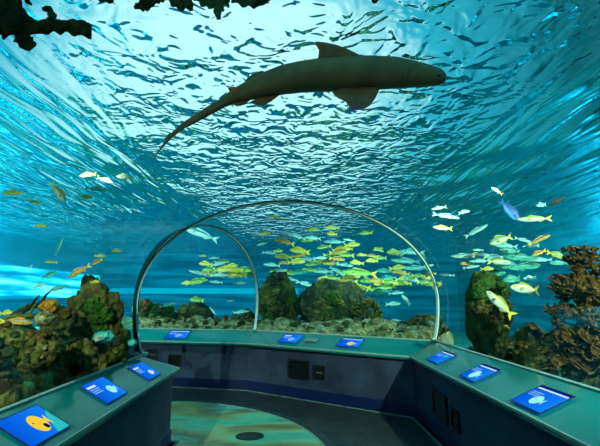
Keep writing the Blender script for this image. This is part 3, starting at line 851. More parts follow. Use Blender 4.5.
species('yellowtail', *([[v * 1.15 for v in slim[0]], [v * 1.15 for v in slim[1]], slim[2]]), (.12, .9), (.045, .22, -.24), (.04, -.06, -.24), (fishmat('yellowtail_scales', G(120, 150, 60), G(190, 225, 200), G(240, 250, 240), stripe=G(225, 200, 40), rough=.35), Of, Yf))
species('teal', *([[v * 1.4 for v in slim[0]], [v * 1.4 for v in slim[1]], slim[2]]), (.11, .7), (.04, .24, -.24), (.04, -.06, -.24), (fishmat('teal_scales', G(10, 100, 96), G(30, 160, 140), G(120, 220, 190)), Tf, Tf))
species('dark', *([[v * 1.3 for v in slim[0]], [v * 1.3 for v in slim[1]], slim[2]]), (.10, .6), (.04, .24, -.24), (.04, -.06, -.24), (fishmat('black_scales', G(5, 6, 6), G(8, 9, 8), G(14, 16, 13), rough=.8), Df, Df))
species('blue', *deep, (.14, .5), (.05, .3, -.26), (.05, 0, -.26), (fishmat('blue_scales', G(10, 50, 150), G(20, 90, 200), G(60, 150, 220)), Bf, Bf))
species('pale', *snap, (.13, .8), (.05, .26, -.24), (.05, -.06, -.22), (fishmat('pale_scales', G(120, 130, 96), G(196, 190, 150), G(235, 235, 220)), Of, Yf))
species('striped', *deep, (.12, .4), (.05, .3, -.26), (.05, 0, -.26), (fishmat('barred_scales', G(30, 60, 130), G(225, 232, 236), G(235, 240, 240), bars=(G(20, 40, 110), 22)), Bf, Bf))
species('cream', *deep, (.12, .4), (.06, .3, -.26), (.06, 0, -.26), (fishmat('cream_scales', G(20, 16, 14), G(240, 210, 150), G(250, 236, 200), zb=(-.09, -.02, .15)), Df, Yf))

PRO = {}


def make_fish(key):
    d = SPEC[key]; t = D.objects.new('fish', None); COL.objects.link(t); t.empty_display_size = .05
    for nm in ('body', 'tail_fin', 'dorsal_fin', 'anal_fin'): link_child(nm, d[nm], t)
    for s in (-1, 1):
        e = link_child('eye', d['eye'], t); x, y, z = d['_eye']; e.location = (x, y * s, z); e.scale = (1, .5, 1)
        p = link_child('pectoral_fin', d['pectoral_fin'], t); x, y, z = d['_pec']; p.location = (x, y * s, z); p.rotation_euler = (0.25 * s, .35, -.55 * s)
    return t


def link_child(nm, me, t):
    o = D.objects.new(nm, me); COL.objects.link(o); o.parent = t; return o


KIND = {'yellow': 'yellow_snapper', 'amber': 'amber_snapper', 'lime': 'green_snapper', 'silver': 'silver_jack', 'yellowtail': 'yellowtail_fish', 'teal': 'teal_fish', 'dark': 'black_fish', 'blue': 'blue_tang', 'pale': 'pale_grunt', 'striped': 'striped_fish', 'cream': 'cream_angelfish'}
LOOK = {'yellow': 'yellow fish', 'amber': 'amber orange fish', 'lime': 'lime green fish', 'silver': 'slim silver fish', 'yellowtail': 'silver yellow-tailed fish', 'teal': 'teal green fish'}
FIRST = {}
frnd = random.Random(77)


def fish(key, px, py, L, head, tilt, Yd, label=None, group=None, yaw=None, fat=1.0):
    """head: 'R' or 'L'; tilt in degrees, nose up positive; L its length in the picture"""
    p = at(px, py, Yd); dist = (p - EYE).dot(_f); yw = math.radians(frnd.uniform(-22, 22) if yaw is None else yaw)
    Lw = L * dist / FOC / max(.5, math.cos(yw))
    if key not in FIRST: t = FIRST[key] = make_fish(key)
    else: t = copy_tree(FIRST[key])
    t.name = KIND[key]; t.location = p; t.scale = (Lw, Lw * fat, Lw * fat); t.rotation_euler = (0, -math.radians(tilt), (0 if head == 'R' else PI) + yw)
    for kk in ('label', 'group'):
        if kk in t: del t[kk]
    tag(t, label, 'fish', group); return t


# -- single fish one can point to
S = [
 # left side
 ('pale', 58, 192, 24, 'R', -52, 4.0, 'grey fish with upright olive tail diving head down on the far left', 0, 1.1),
 ('yellow', 87, 197, 14, 'L', 6, 4.6, 'small plain yellow fish right of the grey diving fish on the left', 0, 1),
 ('yellow', 13, 193, 24, 'L', 4, 4.2, 'yellow fish half cut by the left picture edge, above the left reef', 0, .8),
 ('lime', 34, 202, 14, 'R', -20, 4.4, 'small yellow green fish between the edge fish and the grey diving fish', 0, .9),
 ('pale', 88, 175, 20, 'L', 0, 5.2, 'pale yellow fish, left one of three just under the left ripples', 0, .9),
 ('pale', 105, 180, 18, 'R', -18, 5.4, 'pale fish, middle one of three just under the left ripples', 0, .9),
 ('pale', 125, 177, 17, 'L', 4, 5.4, 'pale pinkish fish, right one of three just under the left ripples', 0, 1.1),
 ('silver', 96, 189, 22, 'R', -6, 5.0, 'thin silver fish above the small plain yellow fish on the left', 0, 1),
 ('yellow', 40, 226, 17, 'R', -4, 4.4, 'dark yellow fish swimming level in the blue water at far left', 0, .7),
 ('teal', 59, 247, 20, 'R', 74, 4.2, 'slender teal fish standing upright above the far left reef', 0, .6),
 ('yellow', 117, 251, 11, 'L', 0, 5.0, 'lone small yellow fish just left of the large hoop', 0, 1.1),
 ('amber', 80, 271, 22, 'L', -34, 3.9, 'brownish fish nosing down towards the mossy rock tower', 0, 1),
 ('amber', 97, 262, 14, 'L', -20, 4.1, 'amber fish right above the brownish fish that noses down', 0, 1),
 ('yellow', 100, 256, 10, 'R', 0, 4.3, 'tiny yellow fish topmost above the mossy rock tower', 0, 1),
 ('teal', 49, 275, 17, 'R', 18, 3.7, 'dark teal oval fish in front of the bright window on the left', 0, 1.2),
 ('silver', 30, 268, 8, 'R', 60, 4.0, 'tiny silver fish rising left of the dark teal oval fish', 0, 1),
 ('lime', 51, 262, 13, 'L', 5, 4.0, 'small lime fish above the dark teal oval fish on the left', 0, .7),
 ('teal', 59, 288, 15, 'L', -15, 3.6, 'greenish blue fish touching the left shoulder of the mossy rock tower', 0, 1.2),
 ('silver', 38, 286, 16, 'R', 20, 3.5, 'silver blue fish below the dark teal oval fish by the bright window', 0, 1.1),
 ('yellow', 95, 282, 10, 'R', 4, 3.6, 'yellow fish resting over the top of the mossy rock tower', 0, 1),
 ('yellow', 6, 313, 16, 'R', 6, 3.1, 'yellow fish at the picture edge over the left reef, beside fallen branches', 0, 1),
 ('amber', 16, 322, 30, 'R', -3, 2.9, 'long dull yellow fish below the fallen branches on the left', 0, .8),
 # hoop foot
 ('cream', 134, 308, 13, 'R', -84, 5.6, 'cream and black fish upright against the left leg of the hoops', 0, .9),
 ('striped', 136, 321, 12, 'R', -40, 5.5, 'blue and white barred fish at the foot of the left hoop legs', 0, 1),
 ('lime', 197, 300, 15, 'L', 5, 9.2, 'bright green fish hovering over the right mound in the small hoop', 0, 1.2),
 ('silver', 241, 312, 18, 'R', 6, 9.2, 'pale silver fish over the tan rubble just left of small hoop foot', 0, .9),
 ('silver', 231, 301, 8, 'R', 0, 9.4, 'tiny silver fish above the pale silver fish inside the small hoop', 0, 1),
 ('teal', 168, 305, 18, 'R', 14, 9.0, 'turquoise fish between the small coral head and the mounds', 0, .8),
 ('silver', 213, 311, 10, 'R', -50, 9.2, 'small pale fish diving at the right end of the mounds', 0, 1),
 # right
 ('blue', 510, 211, 30, 'R', -48, 5.4, 'bright blue fish heading down right, in the upper right water', 0, .85),
 ('yellowtail', 497, 191, 12, 'L', 40, 5.4, 'small pale fish just above the bright blue fish', 0, 1.2),
 ('dark', 557, 201, 22, 'L', -24, 4.6, 'small black fish slanting up right, alone on the right', 0, 1),
 ('silver', 541, 205, 14, 'L', -8, 4.9, 'pale blue fish nose to nose with the black fish on the right', 0, 1.6),
 ('yellowtail', 535, 219, 40, 'L', -4, 4.8, 'long pale fish with a white snout below the black fish', 0, .7),
 ('silver', 446, 216, 30, 'R', -6, 6.2, 'upper pale long fish of the pair right of the hoop top', 0, .8),
 ('yellowtail', 443, 228, 22, 'L', 2, 6.2, 'lower pale yellow-tailed fish of the pair right of the hoop top', 0, 1),
 ('silver', 476, 231, 24, 'R', 28, 5.8, 'white fish swimming up right above the mossy stump', 0, .95),
 ('silver', 439, 208, 16, 'L', -10, 6.4, 'small pale fish topmost right of the large hoop', 0, 1.1),
 ('silver', 464, 212, 10, 'R', 10, 6.2, 'tiny pale blue fish right of the upper pale long fish', 0, 1.8),
 ('pale', 501, 240, 28, 'L', -18, 5.2, 'large grey fish with orange back below the bright blue fish', 0, 1.1),
 ('silver', 523, 240, 18, 'R', -14, 5.2, 'white fish right behind the grey orange-backed fish', 0, 1),
 ('amber', 539, 240, 22, 'R', 24, 4.7, 'amber fish slanting up right beside the white one', 0, .7),
 ('amber', 539, 253, 16, 'L', -20, 4.4, 'orange yellow fish, left one of two by the brown tree coral top', 0, 1),
 ('lime', 556, 255, 22, 'R', -14, 4.3, 'lime yellow fish, right one of two by the brown tree coral top', 0, 1),
 ('amber', 575, 249, 18, 'L', 2, 4.0, 'orange fish just above the top of the brown tree coral', 0, .8),
 ('yellow', 487, 269, 12, 'R', 2, 5.0, 'small bright yellow fish just above the mossy stump', 0, 1.1),
 ('yellowtail', 525, 289, 36, 'L', 5, 4.2, 'big silver yellow-tailed fish right of the mossy stump', 0, 1.25),
 ('yellowtail', 500, 304, 32, 'L', 48, 4.3, 'big silver yellow-tailed fish diagonal in front of the mossy stump', 0, 1.35),
 ('silver', 530, 278, 16, 'L', -4, 4.6, 'silver teal fish directly above the big level yellow-tailed fish', 0, 1.4),
 ('teal', 512, 279, 22, 'L', -6, 4.7, 'teal fish between the mossy stump and the big yellow-tailed fish', 0, 1.2),
 ('teal', 559, 263, 22, 'L', 0, 4.2, 'turquoise fish left of the tree coral top', 0, .8),
 ('yellow', 507, 327, 8, 'L', 20, 4.5, 'tiny yellow fish at the right foot of the mossy stump', 0, 1.2),
 ('teal', 516, 334, 15, 'L', -60, 4.4, 'blue green fish sheltering inside the small rock arch', 0, 1.2),
 ('silver', 447, 275, 15, 'L', 4, 6.0, 'white fish just right of the large hoop leg, left of the stump', 0, .8),
 ('silver', 201, 234, 38, 'L', 20, 9.4, 'large pale fish up under the top of the small hoop', 0, 1.0),
 # centre, single
 ('silver', 393, 304, 16, 'R', 2, 9.0, 'pale green fish low between the dark dome and the hoop leg', 0, 1.3),
 ('silver', 406, 300, 13, 'L', 50, 9.0, 'pale fish with raised tail beside the low pale green fish', 0, 1.6),
 ('silver', 396, 320, 9, 'R', -10, 8.8, 'small white fish with forked tail above the rubble near the hoop leg', 0, 1.2),
 ('lime', 369, 322, 26, 'R', 2, 8.2, 'pale green fish lying along the bush coral', 0, .5),
 ('lime', 366, 233, 13, 'L', 0, 9.5, 'lone lime yellow fish high on the right inside the large hoop', 0, 1),
 ('yellow', 332, 228, 16, 'L', 2, 10, 'upper of two yellow fish highest in the large hoop', 0, .8),
 ('yellow', 312, 230, 14, 'R', 2, 10, 'lower of two yellow fish highest in the large hoop', 0, .8),
 ('yellow', 332, 234, 11, 'L', 6, 9.5, 'plump yellow fish under the two highest in the hoop', 0, 1.2),
 ('yellow', 274, 217, 12, 'R', -3, 10, 'faint yellow fish near the top left of the large hoop', 0, .8),
 ('silver', 317, 212, 14, 'R', -22, 10, 'silver fish near the very top of the large hoop', 0, .8),
 ('silver', 296, 236, 22, 'L', 14, 9.6, 'long pale fish above the orange-headed fish in the hoop', 0, .9),
 ('amber', 285, 242, 20, 'L', 12, 9.4, 'orange-headed fish at the upper left of the central shoal', 0, 1),
 ('lime', 360, 273, 36, 'L', 4, 8.9, 'largest yellow green fish over the dark dome rock, pointed tail raised', 0, .75),
 ('silver', 298, 298, 0, 'L', 0, 9, None, 0, 1),
]
for k_, x, y, L, h, ti, Yd, lab, g, fat in S:
    if lab: fish(k_, x, y, L, h, ti, Yd, lab, None, None, fat)


def shoal(name, place, rows):
    """rows: list of (row y, [(key, x, dy, L, head, tilt)...]); every fish is labelled by its row and its place in it"""
    tot = len(rows)
    for q, (y, fs_) in enumerate(rows):
        cnt = {}
        for f in fs_: cnt[f[0]] = cnt.get(f[0], 0) + 1
        seen = {}
        for (key, x, dy, L, h, ti) in sorted(fs_, key=lambda f: f[1]):
            seen[key] = seen.get(key, 0) + 1
            rw = 'top row' if q == 0 else 'bottom row' if q == tot - 1 else f'{ORD[q]} row'
            o = '' if cnt[key] == 1 else f', {ORD[seen[key] - 1]} from left'
            fish(key, x, y + dy, L * 1.22, h, ti, frnd.uniform(*place[1]), f'{LOOK[key]}, {place[2]}, {rw}{o}', f'{LOOK[key]} of {place[0]}', None, frnd.uniform(.9, 1.15))


Yk, A, Lm, Sv, T, YT = 'yellow', 'amber', 'lime', 'silver', 'teal', 'yellowtail'
shoal('c', ('the shoal over the dark central rocks', (9.0, 10.6), 'shoal over central rocks'), [
 (246, [(Yk, 265, -12, 10, 'R', 5), (Sv, 262, -2, 9, 'L', -15), (Lm, 278, 5, 8, 'R', 10), (Sv, 313, -8, 14, 'L', 4), (Lm, 309, -6, 14, 'L', -5), (Sv, 335, -4, 18, 'L', 2), (Yk, 352, -1, 13, 'R', 4), (Sv, 349, -6, 10, 'L', 6), (Lm, 324, 1, 12, 'L', -6), (Yk, 339, 3, 12, 'R', 12), (Lm, 378, 3, 9, 'L', -14), (Yk, 347, 3, 10, 'L', 0)]),
 (254, [(Sv, 269, -1, 12, 'R', -4), (Yk, 300, -3, 17, 'L', 8), (A, 301, 1, 14, 'L', -10), (Yk, 284, 3, 15, 'L', 6), (A, 338, -2, 15, 'R', 8), (Lm, 346, 1, 14, 'L', 4), (Lm, 330, 2, 12, 'R', -6), (Yk, 362, 1, 9, 'L', 0), (A, 373, 2, 10, 'L', 4), (Sv, 320, 4, 12, 'R', 4), (Yk, 395, -1, 15, 'L', 2), (Lm, 380, 4, 11, 'L', 0), (Sv, 412, -2, 22, 'L', 4)]),
 (261, [(Sv, 272, 4, 14, 'L', 6), (A, 284, 2, 9, 'L', 0), (Yk, 296, 1, 15, 'R', 4), (Sv, 306, -2, 18, 'L', 4), (Lm, 313, 3, 13, 'L', -4), (Yk, 321, 1, 14, 'R', 6), (A, 330, 2, 15, 'L', 2), (A, 337, -2, 14, 'R', -4), (Yk, 357, 2, 13, 'L', 3), (Yk, 372, 0, 11, 'L', 0), (Sv, 345, 4, 14, 'R', -5), (Sv, 406, 0, 26, 'L', 3), (Sv, 427, 5, 12, 'R', 10)]),
 (269, [(Sv, 280, 2, 13, 'R', 14), (Lm, 278, 3, 14, 'L', 4), (Lm, 289, 4, 12, 'R', -6), (Sv, 322, 2, 20, 'L', 3), (Lm, 309, 1, 12, 'L', 8), (T, 300, 3, 13, 'L', 0), (Sv, 337, 2, 14, 'R', -30), (Yk, 397, -1, 13, 'R', 8), (Sv, 416, -1, 22, 'L', 0), (A, 399, 3, 12, 'L', 0), (T, 385, 2, 15, 'L', 6), (Lm, 343, 4, 12, 'R', 5)]),
 (277, [(Sv, 289, 2, 14, 'R', -10), (Sv, 305, 7, 16, 'R', -14), (Yk, 322, 2, 11, 'L', -30), (Lm, 333, 1, 13, 'L', 5), (A, 348, 4, 17, 'L', 4), (Yk, 351, 0, 16, 'R', 3), (Lm, 368, 4, 15, 'L', 2), (A, 377, 4, 15, 'L', 4), (T, 388, 1, 15, 'L', -3), (Lm, 392, 5, 14, 'L', 5), (Yk, 403, 2, 14, 'R', 6), (A, 404, -3, 11, 'L', 0)]),
 (287, [(Sv, 330, -1, 12, 'L', 4), (A, 342, 5, 10, 'L', 20), (Yk, 341, 9, 10, 'L', 0), (Yk, 361, 1, 18, 'L', -3), (Lm, 374, 2, 15, 'R', 5), (T, 383, 4, 16, 'L', 0), (Lm, 388, 0, 15, 'L', -5), (Yk, 380, -3, 12, 'L', 3), (Sv, 396, 6, 13, 'R', 5), (T, 376, 6, 12, 'R', 0)])])
shoal('g', ('the golden shoal inside the small hoop', (9.6, 10.8), 'shoal in small hoop'), [
 (263, [(Yk, 206, 1, 12, 'L', 6), (Sv, 218, 1, 14, 'R', 12), (Lm, 222, -1, 12, 'R', 8), (Yk, 203, -7, 6, 'R', 0), (Sv, 214, -5, 9, 'L', 0), (Yk, 231, 3, 12, 'R', 4)]),
 (270, [(Lm, 212, 0, 15, 'L', 4), (A, 204, 3, 9, 'L', 0), (Yk, 222, 0, 16, 'R', 2), (Yk, 234, 0, 15, 'L', 6), (Lm, 243, 0, 14, 'R', -4), (Sv, 198, 3, 15, 'L', 14), (Yk, 250, 1, 10, 'L', 2), (Yk, 228, 2, 13, 'L', 0)]),
 (275, [(A, 228, 1, 9, 'R', 10), (Yk, 239, 0, 13, 'L', 4), (Lm, 247, -1, 12, 'R', -6), (Sv, 219, 0, 15, 'R', 0), (Sv, 235, 2, 12, 'L', 0), (Lm, 214, 0, 12, 'L', 0)]),
 (283, [(Lm, 195, -1, 15, 'R', 8), (Yk, 188, 0, 10, 'L', -6), (Sv, 240, 0, 11, 'R', 3), (Yk, 202, -3, 9, 'R', 0), (Sv, 216, -1, 12, 'L', 5)])])
shoal('r', ('the shoal at the right leg of the large hoop', (9.0, 10.2), 'shoal by large hoop leg'), [
 (257, [(Yk, 421, -1, 9, 'L', 30), (Sv, 404, -4, 8, 'R', 40), (Lm, 379, -7, 8, 'R', -20)]),
 (275, [(A, 431, -2, 9, 'L', 8), (Lm, 418, 1, 12, 'R', -4), (Yk, 427, 3, 12, 'L', 4), (Sv, 411, 2, 13, 'L', 0), (Yk, 410, 4, 12, 'R', 6), (A, 426, 1, 8, 'L', 0)]),
 (284, [(Lm, 405, -1, 13, 'L', 4), (Yk, 434, 0, 13, 'L', -10), (A, 437, 2, 9, 'R', 20), (Lm, 424, -1, 14, 'R', -6), (Sv, 416, -3, 12, 'L', 3), (Yk, 399, 0, 12, 'R', 0)])])
shoal('m', ('the silver shoal above the mossy stump', (4.9, 6.0), 'shoal above mossy stump'), [
 (247, [(Sv, 478, 3, 10, 'L', 0), (Sv, 506, -1, 22, 'L', 3), (T, 510, 4, 20, 'L', 4), (Sv, 531, -1, 14, 'L', -4)]),
 (257, [(Sv, 463, -1, 18, 'L', 0), (Yk, 475, -2, 11, 'R', 3), (Sv, 494, 0, 20, 'R', 0), (T, 519, 0, 22, 'L', 6), (Sv, 484, -2, 16, 'L', 2), (T, 531, 2, 18, 'R', 4)]),
 (262, [(Sv, 480, -1, 16, 'L', 0), (YT, 499, 0, 22, 'R', -2), (T, 508, 3, 26, 'L', 4), (T, 527, 4, 22, 'R', 4), (Sv, 541, -2, 16, 'L', 0)]),
 (269, [(A, 465, -5, 8, 'L', 4), (Sv, 471, -2, 13, 'R', 8), (T, 493, 4, 20, 'R', 0), (T, 515, -1, 14, 'L', 10), (Sv, 512, 12, 14, 'L', -6)])])
# ------------------------------------------------------------------ information screens on the ledges
M['display'] = None
k = NT('lit_display'); tc = k.n('TexCoord'); sp = k.n('SeparateXYZ'); k.l(tc.outputs['Object'], sp.inputs[0])
f = k.n('MapRange'); f.inputs[1].default_value = -.2; f.inputs[2].default_value = .2; k.l(sp.outputs[0], f.inputs[0])
e = k.n('Emission'); k.l(k.ramp(f.outputs[0], [(0, srgb(0, 84, 214)), (1, srgb(16, 128, 244))]), e.inputs[0]); e.inputs[1].default_value = 0.9
k.l(e.outputs[0], k.out.inputs[0]); M['display'] = k.m
M['lit_white'] = emit('lit_white', srgb(200, 230, 250), .9); M['lit_navy'] = emit('lit_navy', srgb(4, 30, 130), .8)
M['lit_yellow'] = emit('lit_yellow', srgb(240, 205, 60), .9); M['lit_cyan'] = emit('lit_cyan', srgb(150, 240, 240), .9); M['lit_text'] = emit('lit_text', srgb(120, 175, 245), .9)
M['lit_black'] = emit('lit_black', srgb(20, 26, 40), .6); M['lit_teal'] = emit('lit_teal', srgb(40, 190, 190), .9)


def flat(name, outline, z, mat, parent, th=.0006):
    n = len(outline); mb = MB(); mb.add([(x, y, z + s * th) for s in (0, 1) for x, y in outline], [tuple(range(n - 1, -1, -1)), tuple(range(n, 2 * n))] + [(q, (q + 1) % n, n + (q + 1) % n, n + q) for q in range(n)])
    return mb.build(name, mat, parent)


def ell(cx, cy, a, b, n=20, tail=0):
    return [(cx + a * math.cos(2 * PI * q / n), cy + b * math.sin(2 * PI * q / n)) for q in range(n)]


def screen(p, t, o, w, h, label, pic):
    """p: centre on the ledge; t: screen's right; o: plan direction towards the glass"""
    up = Vector((o[0], o[1], 0)).normalized(); right = Vector((t[0], t[1], 0)).normalized(); 
    sl = (ZO - ZI) / SLW[0]; up = Vector((up.x, up.y, sl)).normalized(); nrm = right.cross(up).normalized()
    if nrm.z < 0: nrm = -nrm
    m = Matrix((right, up, nrm)).transposed().to_4x4(); m.translation = Vector(p) + nrm * LIFT[0]
    r = empty('information_screen', (0, 0, 0), label, 'screen', 'fish screens set in the ledges'); r.matrix_world = m
    W, H = w / 2, h / 2
    fb = MB()
    for c, hh in (((0, H + .003, .002), (W + .006, .003, .002)), ((0, -H - .003, .002), (W + .006, .003, .002)), ((W + .003, 0, .002), (.003, H, .002)), ((-W - .003, 0, .002), (.003, H, .002))): fb.box(c, hh)
    fb.build('bezel', M['seal'], r)
    d = MB().box((0, 0, .0012), (W, H, .0012)).build('display', M['display'], r)
    z = .0028
    if pic['title'] == 'bar': flat('header_bar', [(-W, H * .78), (W, H * .78), (W, H), (-W, H)], z, M['lit_navy'], d)
    if pic['title'] != 'none': flat('title', [(-W * .9, H * .5), (-W * .2, H * .5), (-W * .2, H * .68), (-W * .9, H * .68)] if pic['title'] == 'short' else [(-W * .9, H * .66), (W * .92, H * .66), (W * .92, H * .78), (-W * .9, H * .78)], z + .001, M['lit_white'], d)
    for q in range(3):
        y = H * (.30 - .17 * q); x1 = -W * (.15 + .1 * (q % 2))
        if pic['lines']: flat('text_line', [(-W * .88, y), (x1, y), (x1, y + H * .08), (-W * .88, y + H * .08)], z, M['lit_text'], d)
    cx, cy, a, b = [v * s for v, s in zip(pic['fish'], (W, H, W, H))]
    fb_ = flat('pictured_fish', [(cx - a, cy)] + [(cx - a + 1.55 * a * (1 - math.cos(PI * q / 9)) / 2, cy + b * math.sin(PI * q / 9)) for q in range(1, 9)] + [(cx + .6 * a, cy + .15 * b), (cx + a, cy + .6 * b), (cx + .9 * a, cy), (cx + a, cy - .6 * b), (cx + .6 * a, cy - .15 * b)] + [(cx - a + 1.55 * a * (1 - math.cos(PI * q / 9)) / 2, cy - b * math.sin(PI * q / 9)) for q in range(8, 0, -1)], z, M[pic['col']], d)
    flat('eye', ell(cx - a * .62, cy + b * .2, W * .03, H * .05, 12), z + .001, M['lit_black'], d)
    if pic.get('patch'): flat('dark_patch', ell(cx + a * .1, cy - b * .5, a * .22, b * .3, 14), z + .001, M['lit_black'], d); flat('lit_corner', [(W * .35, -H * .98), (W * .99, -H * .98), (W * .99, H * .5), (W * .75, H * .2)], z, M['lit_teal'], d)
    return r


SLW = [.32]; LIFT = [.007]
Lt, Lu = (0, 1), (-1, 0)
screen((-1.435, 2.45, .889), Lt, Lu, .36, .24, 'biggest blue screen, with a yellow fish, on the near end of the left ledge', dict(title='none', lines=0, fish=(.25, -.05, .42, .62), col='lit_yellow', patch=1))
screen((-1.435, 3.32, .889), Lt, Lu, .36, .24, 'blue screen with a pale cyan fish, middle one on the left ledge', dict(title='short', lines=1, fish=(.45, -.2, .36, .4), col='lit_cyan'))
screen((-1.425, 4.17, .8815), Lt, Lu, .34, .23, 'blue screen nearest the pointed corner of the left ledge', dict(title='short', lines=1, fish=(.35, -.4, .3, .3), col='lit_white'))
SLW[0] = .44
Rt, Ru = (0, -1), (1, 0)
screen((1.815, 3.02, .876), Rt, Ru, .36, .27, 'blue screen with a white fish, nearest on the right ledge', dict(title='bar', lines=1, fish=(.05, -.25, .36, .42), col='lit_cyan'))
screen((1.83, 4.01, .880), Rt, Ru, .34, .27, 'blue screen with a pale dome-shaped fish, middle one on the right ledge', dict(title='bar', lines=1, fish=(.1, -.35, .42, .5), col='lit_cyan'))
screen((1.84, 5.02, .880), Rt, Ru, .38, .25, 'dim blue screen at the far end of the right ledge, by the back corner', dict(title='bar', lines=1, fish=(.3, .3, .3, .25), col='lit_teal'))
bt = (Ro[1] - Ro[2]).normalized(); bo = Vector((-bt.y, bt.x, 0)) if Vector((-bt.y, bt.x, 0)).y > 0 else Vector((bt.y, -bt.x, 0))


def on_ledge(i0, i1, o0, o1, s, v):
    a = lerp(setz(i0, ZI), setz(i1, ZI), s); b = lerp(setz(o0, ZO), setz(o1, ZO), s); return lerp(a, b, v)


def sparam(i0, i1, o0, o1, x):
    return min((abs(on_ledge(i0, i1, o0, o1, q / 500, .5).x - x), q / 500) for q in range(501))[1]


SLW[0] = .47; LIFT[0] = .016
p = on_ledge(Ri[1], Ri[2], Ro[1], Ro[2], sparam(Ri[1], Ri[2], Ro[1], Ro[2], .02), .5); screen(p, bt, bo, .38, .29, 'blue screen on the back ledge below the left dark central rock', dict(title='short', lines=1, fish=(.2, -.2, .36, .4), col='lit_text'))
p = on_ledge(Ri[1], Ri[2], Ro[1], Ro[2], sparam(Ri[1], Ri[2], Ro[1], Ro[2], .95), .5); screen(p, bt, bo, .37, .27, 'blue screen with a yellow fish on the back ledge below the bush coral', dict(title='bar', lines=0, fish=(.2, -.3, .40, .4), col='lit_yellow'))
bt2 = (Ro[2] - Ro[3]).normalized(); bo2 = Vector((-bt2.y, bt2.x, 0))
SLW[0] = .42
p = on_ledge(Ri[2], Ri[3], Ro[2], Ro[3], sparam(Ri[2], Ri[3], Ro[2], Ro[3], -2.13), .5); screen(p, bt2, bo2, .42, .30, 'blue screen on the back ledge seen inside the small hoop', dict(title='bar', lines=1, fish=(.2, -.25, .36, .4), col='lit_text'))
# small notice card between the two back screens
SLW[0] = .47
p = on_ledge(Ri[1], Ri[2], Ro[1], Ro[2], sparam(Ri[1], Ri[2], Ro[1], Ro[2], .36), .5)
up = Vector((bo.x, bo.y, .18 / .47)).normalized(); nrm = Vector(bt).cross(up).normalized(); m = Matrix((bt, up, nrm)).transposed().to_4x4(); m.translation = p + nrm * .012
r = empty('notice_card', (0, 0, 0), 'small pale notice card between the two screens on the back ledge', 'card'); r.matrix_world = m
MB().box((0, 0, .002), (.11, .05, .002)).build('card', simple('card_pale', srgb(130, 140, 130), .6), r)
for q in range(2): flat('text_line', [(-.08, .015 - .03 * q), (.08, .015 - .03 * q), (.08, .023 - .03 * q), (-.08, .023 - .03 * q)], .0042, M['black'], r)

# ------------------------------------------------------------------ wall plates
def wallplate(name, label, cat, q0, q1, px, py, w, h, kind):
    a = lerp(Ri[q0], Ro[q0], .16); b = lerp(Ri[q1], Ro[q1], .16); t = (a - b).normalized(); n = Vector((-t.y, t.x, 0)); n = -n if n.dot((Ri[q0] - Ro[q0])) < 0 else n
    d = at(px, py, 5) - EYE; s = (a - EYE).dot(n) / d.dot(n); c = EYE + d * s
    m = Matrix((t, Vector((0, 0, 1)), n)).transposed().to_4x4(); m.translation = c + n * .002
    r = empty(name, (0, 0, 0), label, cat); r.matrix_world = m
    fb = MB()
    for cc, hh in (((0, h / 2 - .012, .012), (w / 2, .012, .012)), ((0, -h / 2 + .012, .012), (w / 2, .012, .012)), ((w / 2 - .012, 0, .012), (.012, h / 2 - .024, .012)), ((-w / 2 + .012, 0, .012), (.012, h / 2 - .024, .012))): fb.box(cc, hh)
    fb.build('frame', M['black'], r)
    MB().box((0, 0, .004), (w / 2 - .024, h / 2 - .024, .004)).build('backing', M['black'], r)
    if kind == 'vent':
        g = MB(); nS = 9
        for q in range(nS): g.box((0, -h / 2 + .03 + (h - .06) * (q + .5) / nS, .012), (w / 2 - .026, .004, .003), Matrix.Rotation(.5, 3, 'X'))
        g.build('grille', M['black'], r)
    else:
        MB().box((0, -.01, .010), (w * .28, .012, .002)).build('socket', simple('socket_grey', srgb(70, 76, 80), .5), r)
        MB().box((0, .035, .009), (w * .2, .010, .001)).build('cover_flap', M['seal'], r)
    return r


wallplate('wall_vent', 'square black ventilation grille in the back wall below the left dark rock', 'vent', 1, 2, 299, 369, .40, .28, 'vent')
wallplate('wall_socket', 'small black socket box right of the square grille in the back wall', 'socket', 1, 2, 319.5, 372, .19, .20, 'socket')
wallplate('wall_vent', 'black ventilation grille in the right wall near the back corner', 'vent', 0, 1, 441, 406, .42, .29, 'vent')
wallplate('wall_socket', 'small black socket box beside the grille in the right wall', 'socket', 0, 1, 456.5, 420, .20, .20, 'socket')
wallplate('wall_vent', 'dark low vent in the back wall just behind the left ledge corner', 'vent', 2, 3, 175, 360, .26, .20, 'vent')
wallplate('wall_socket', 'small dark box in the back wall left of the low vent, inside the small hoop', 'socket', 2, 3, 152.5, 354, .22, .18, 'socket')

# ------------------------------------------------------------------ the shark
SH = [(446, 76, 78), (444.5, 72.5, 82), (441, 69.5, 84.5), (436, 67, 86), (425, 63.5, 87.3), (412, 60, 88), (394, 56.4, 89), (370, 55.2, 90), (345, 56, 91.5), (319, 58, 92.3), (300, 61, 93), (284, 64.3, 95), (264, 72, 98.5), (250, 79.5, 101), (235, 88, 103.8), (222, 97.5, 109), (208, 106, 116.5), (195, 114.5, 123.5), (182, 123.0, 130.0), (170, 134, 140), (161, 146.5, 149.8), (152, 160.8, 162)]
Ysh = 3.15
view = (at(300, 85, Ysh) - EYE).normalized()
base = at(300, 78, Ysh)
t = empty('shark', base, 'large dark grey brown shark gliding overhead, seen from below against the bright ripples', 'shark')
M['shark'] = simple('shark_skin', srgb(104, 74, 44), .55, col2=srgb(130, 98, 60), scale=6, spec=.3)
M['shark_fin'] = simple('shark_fin_skin', srgb(120, 72, 42), .55, col2=srgb(146, 92, 56), scale=8, spec=.3)


def spt(px, py, off=0.0):
    return at(px, py, Ysh) + view * off - base


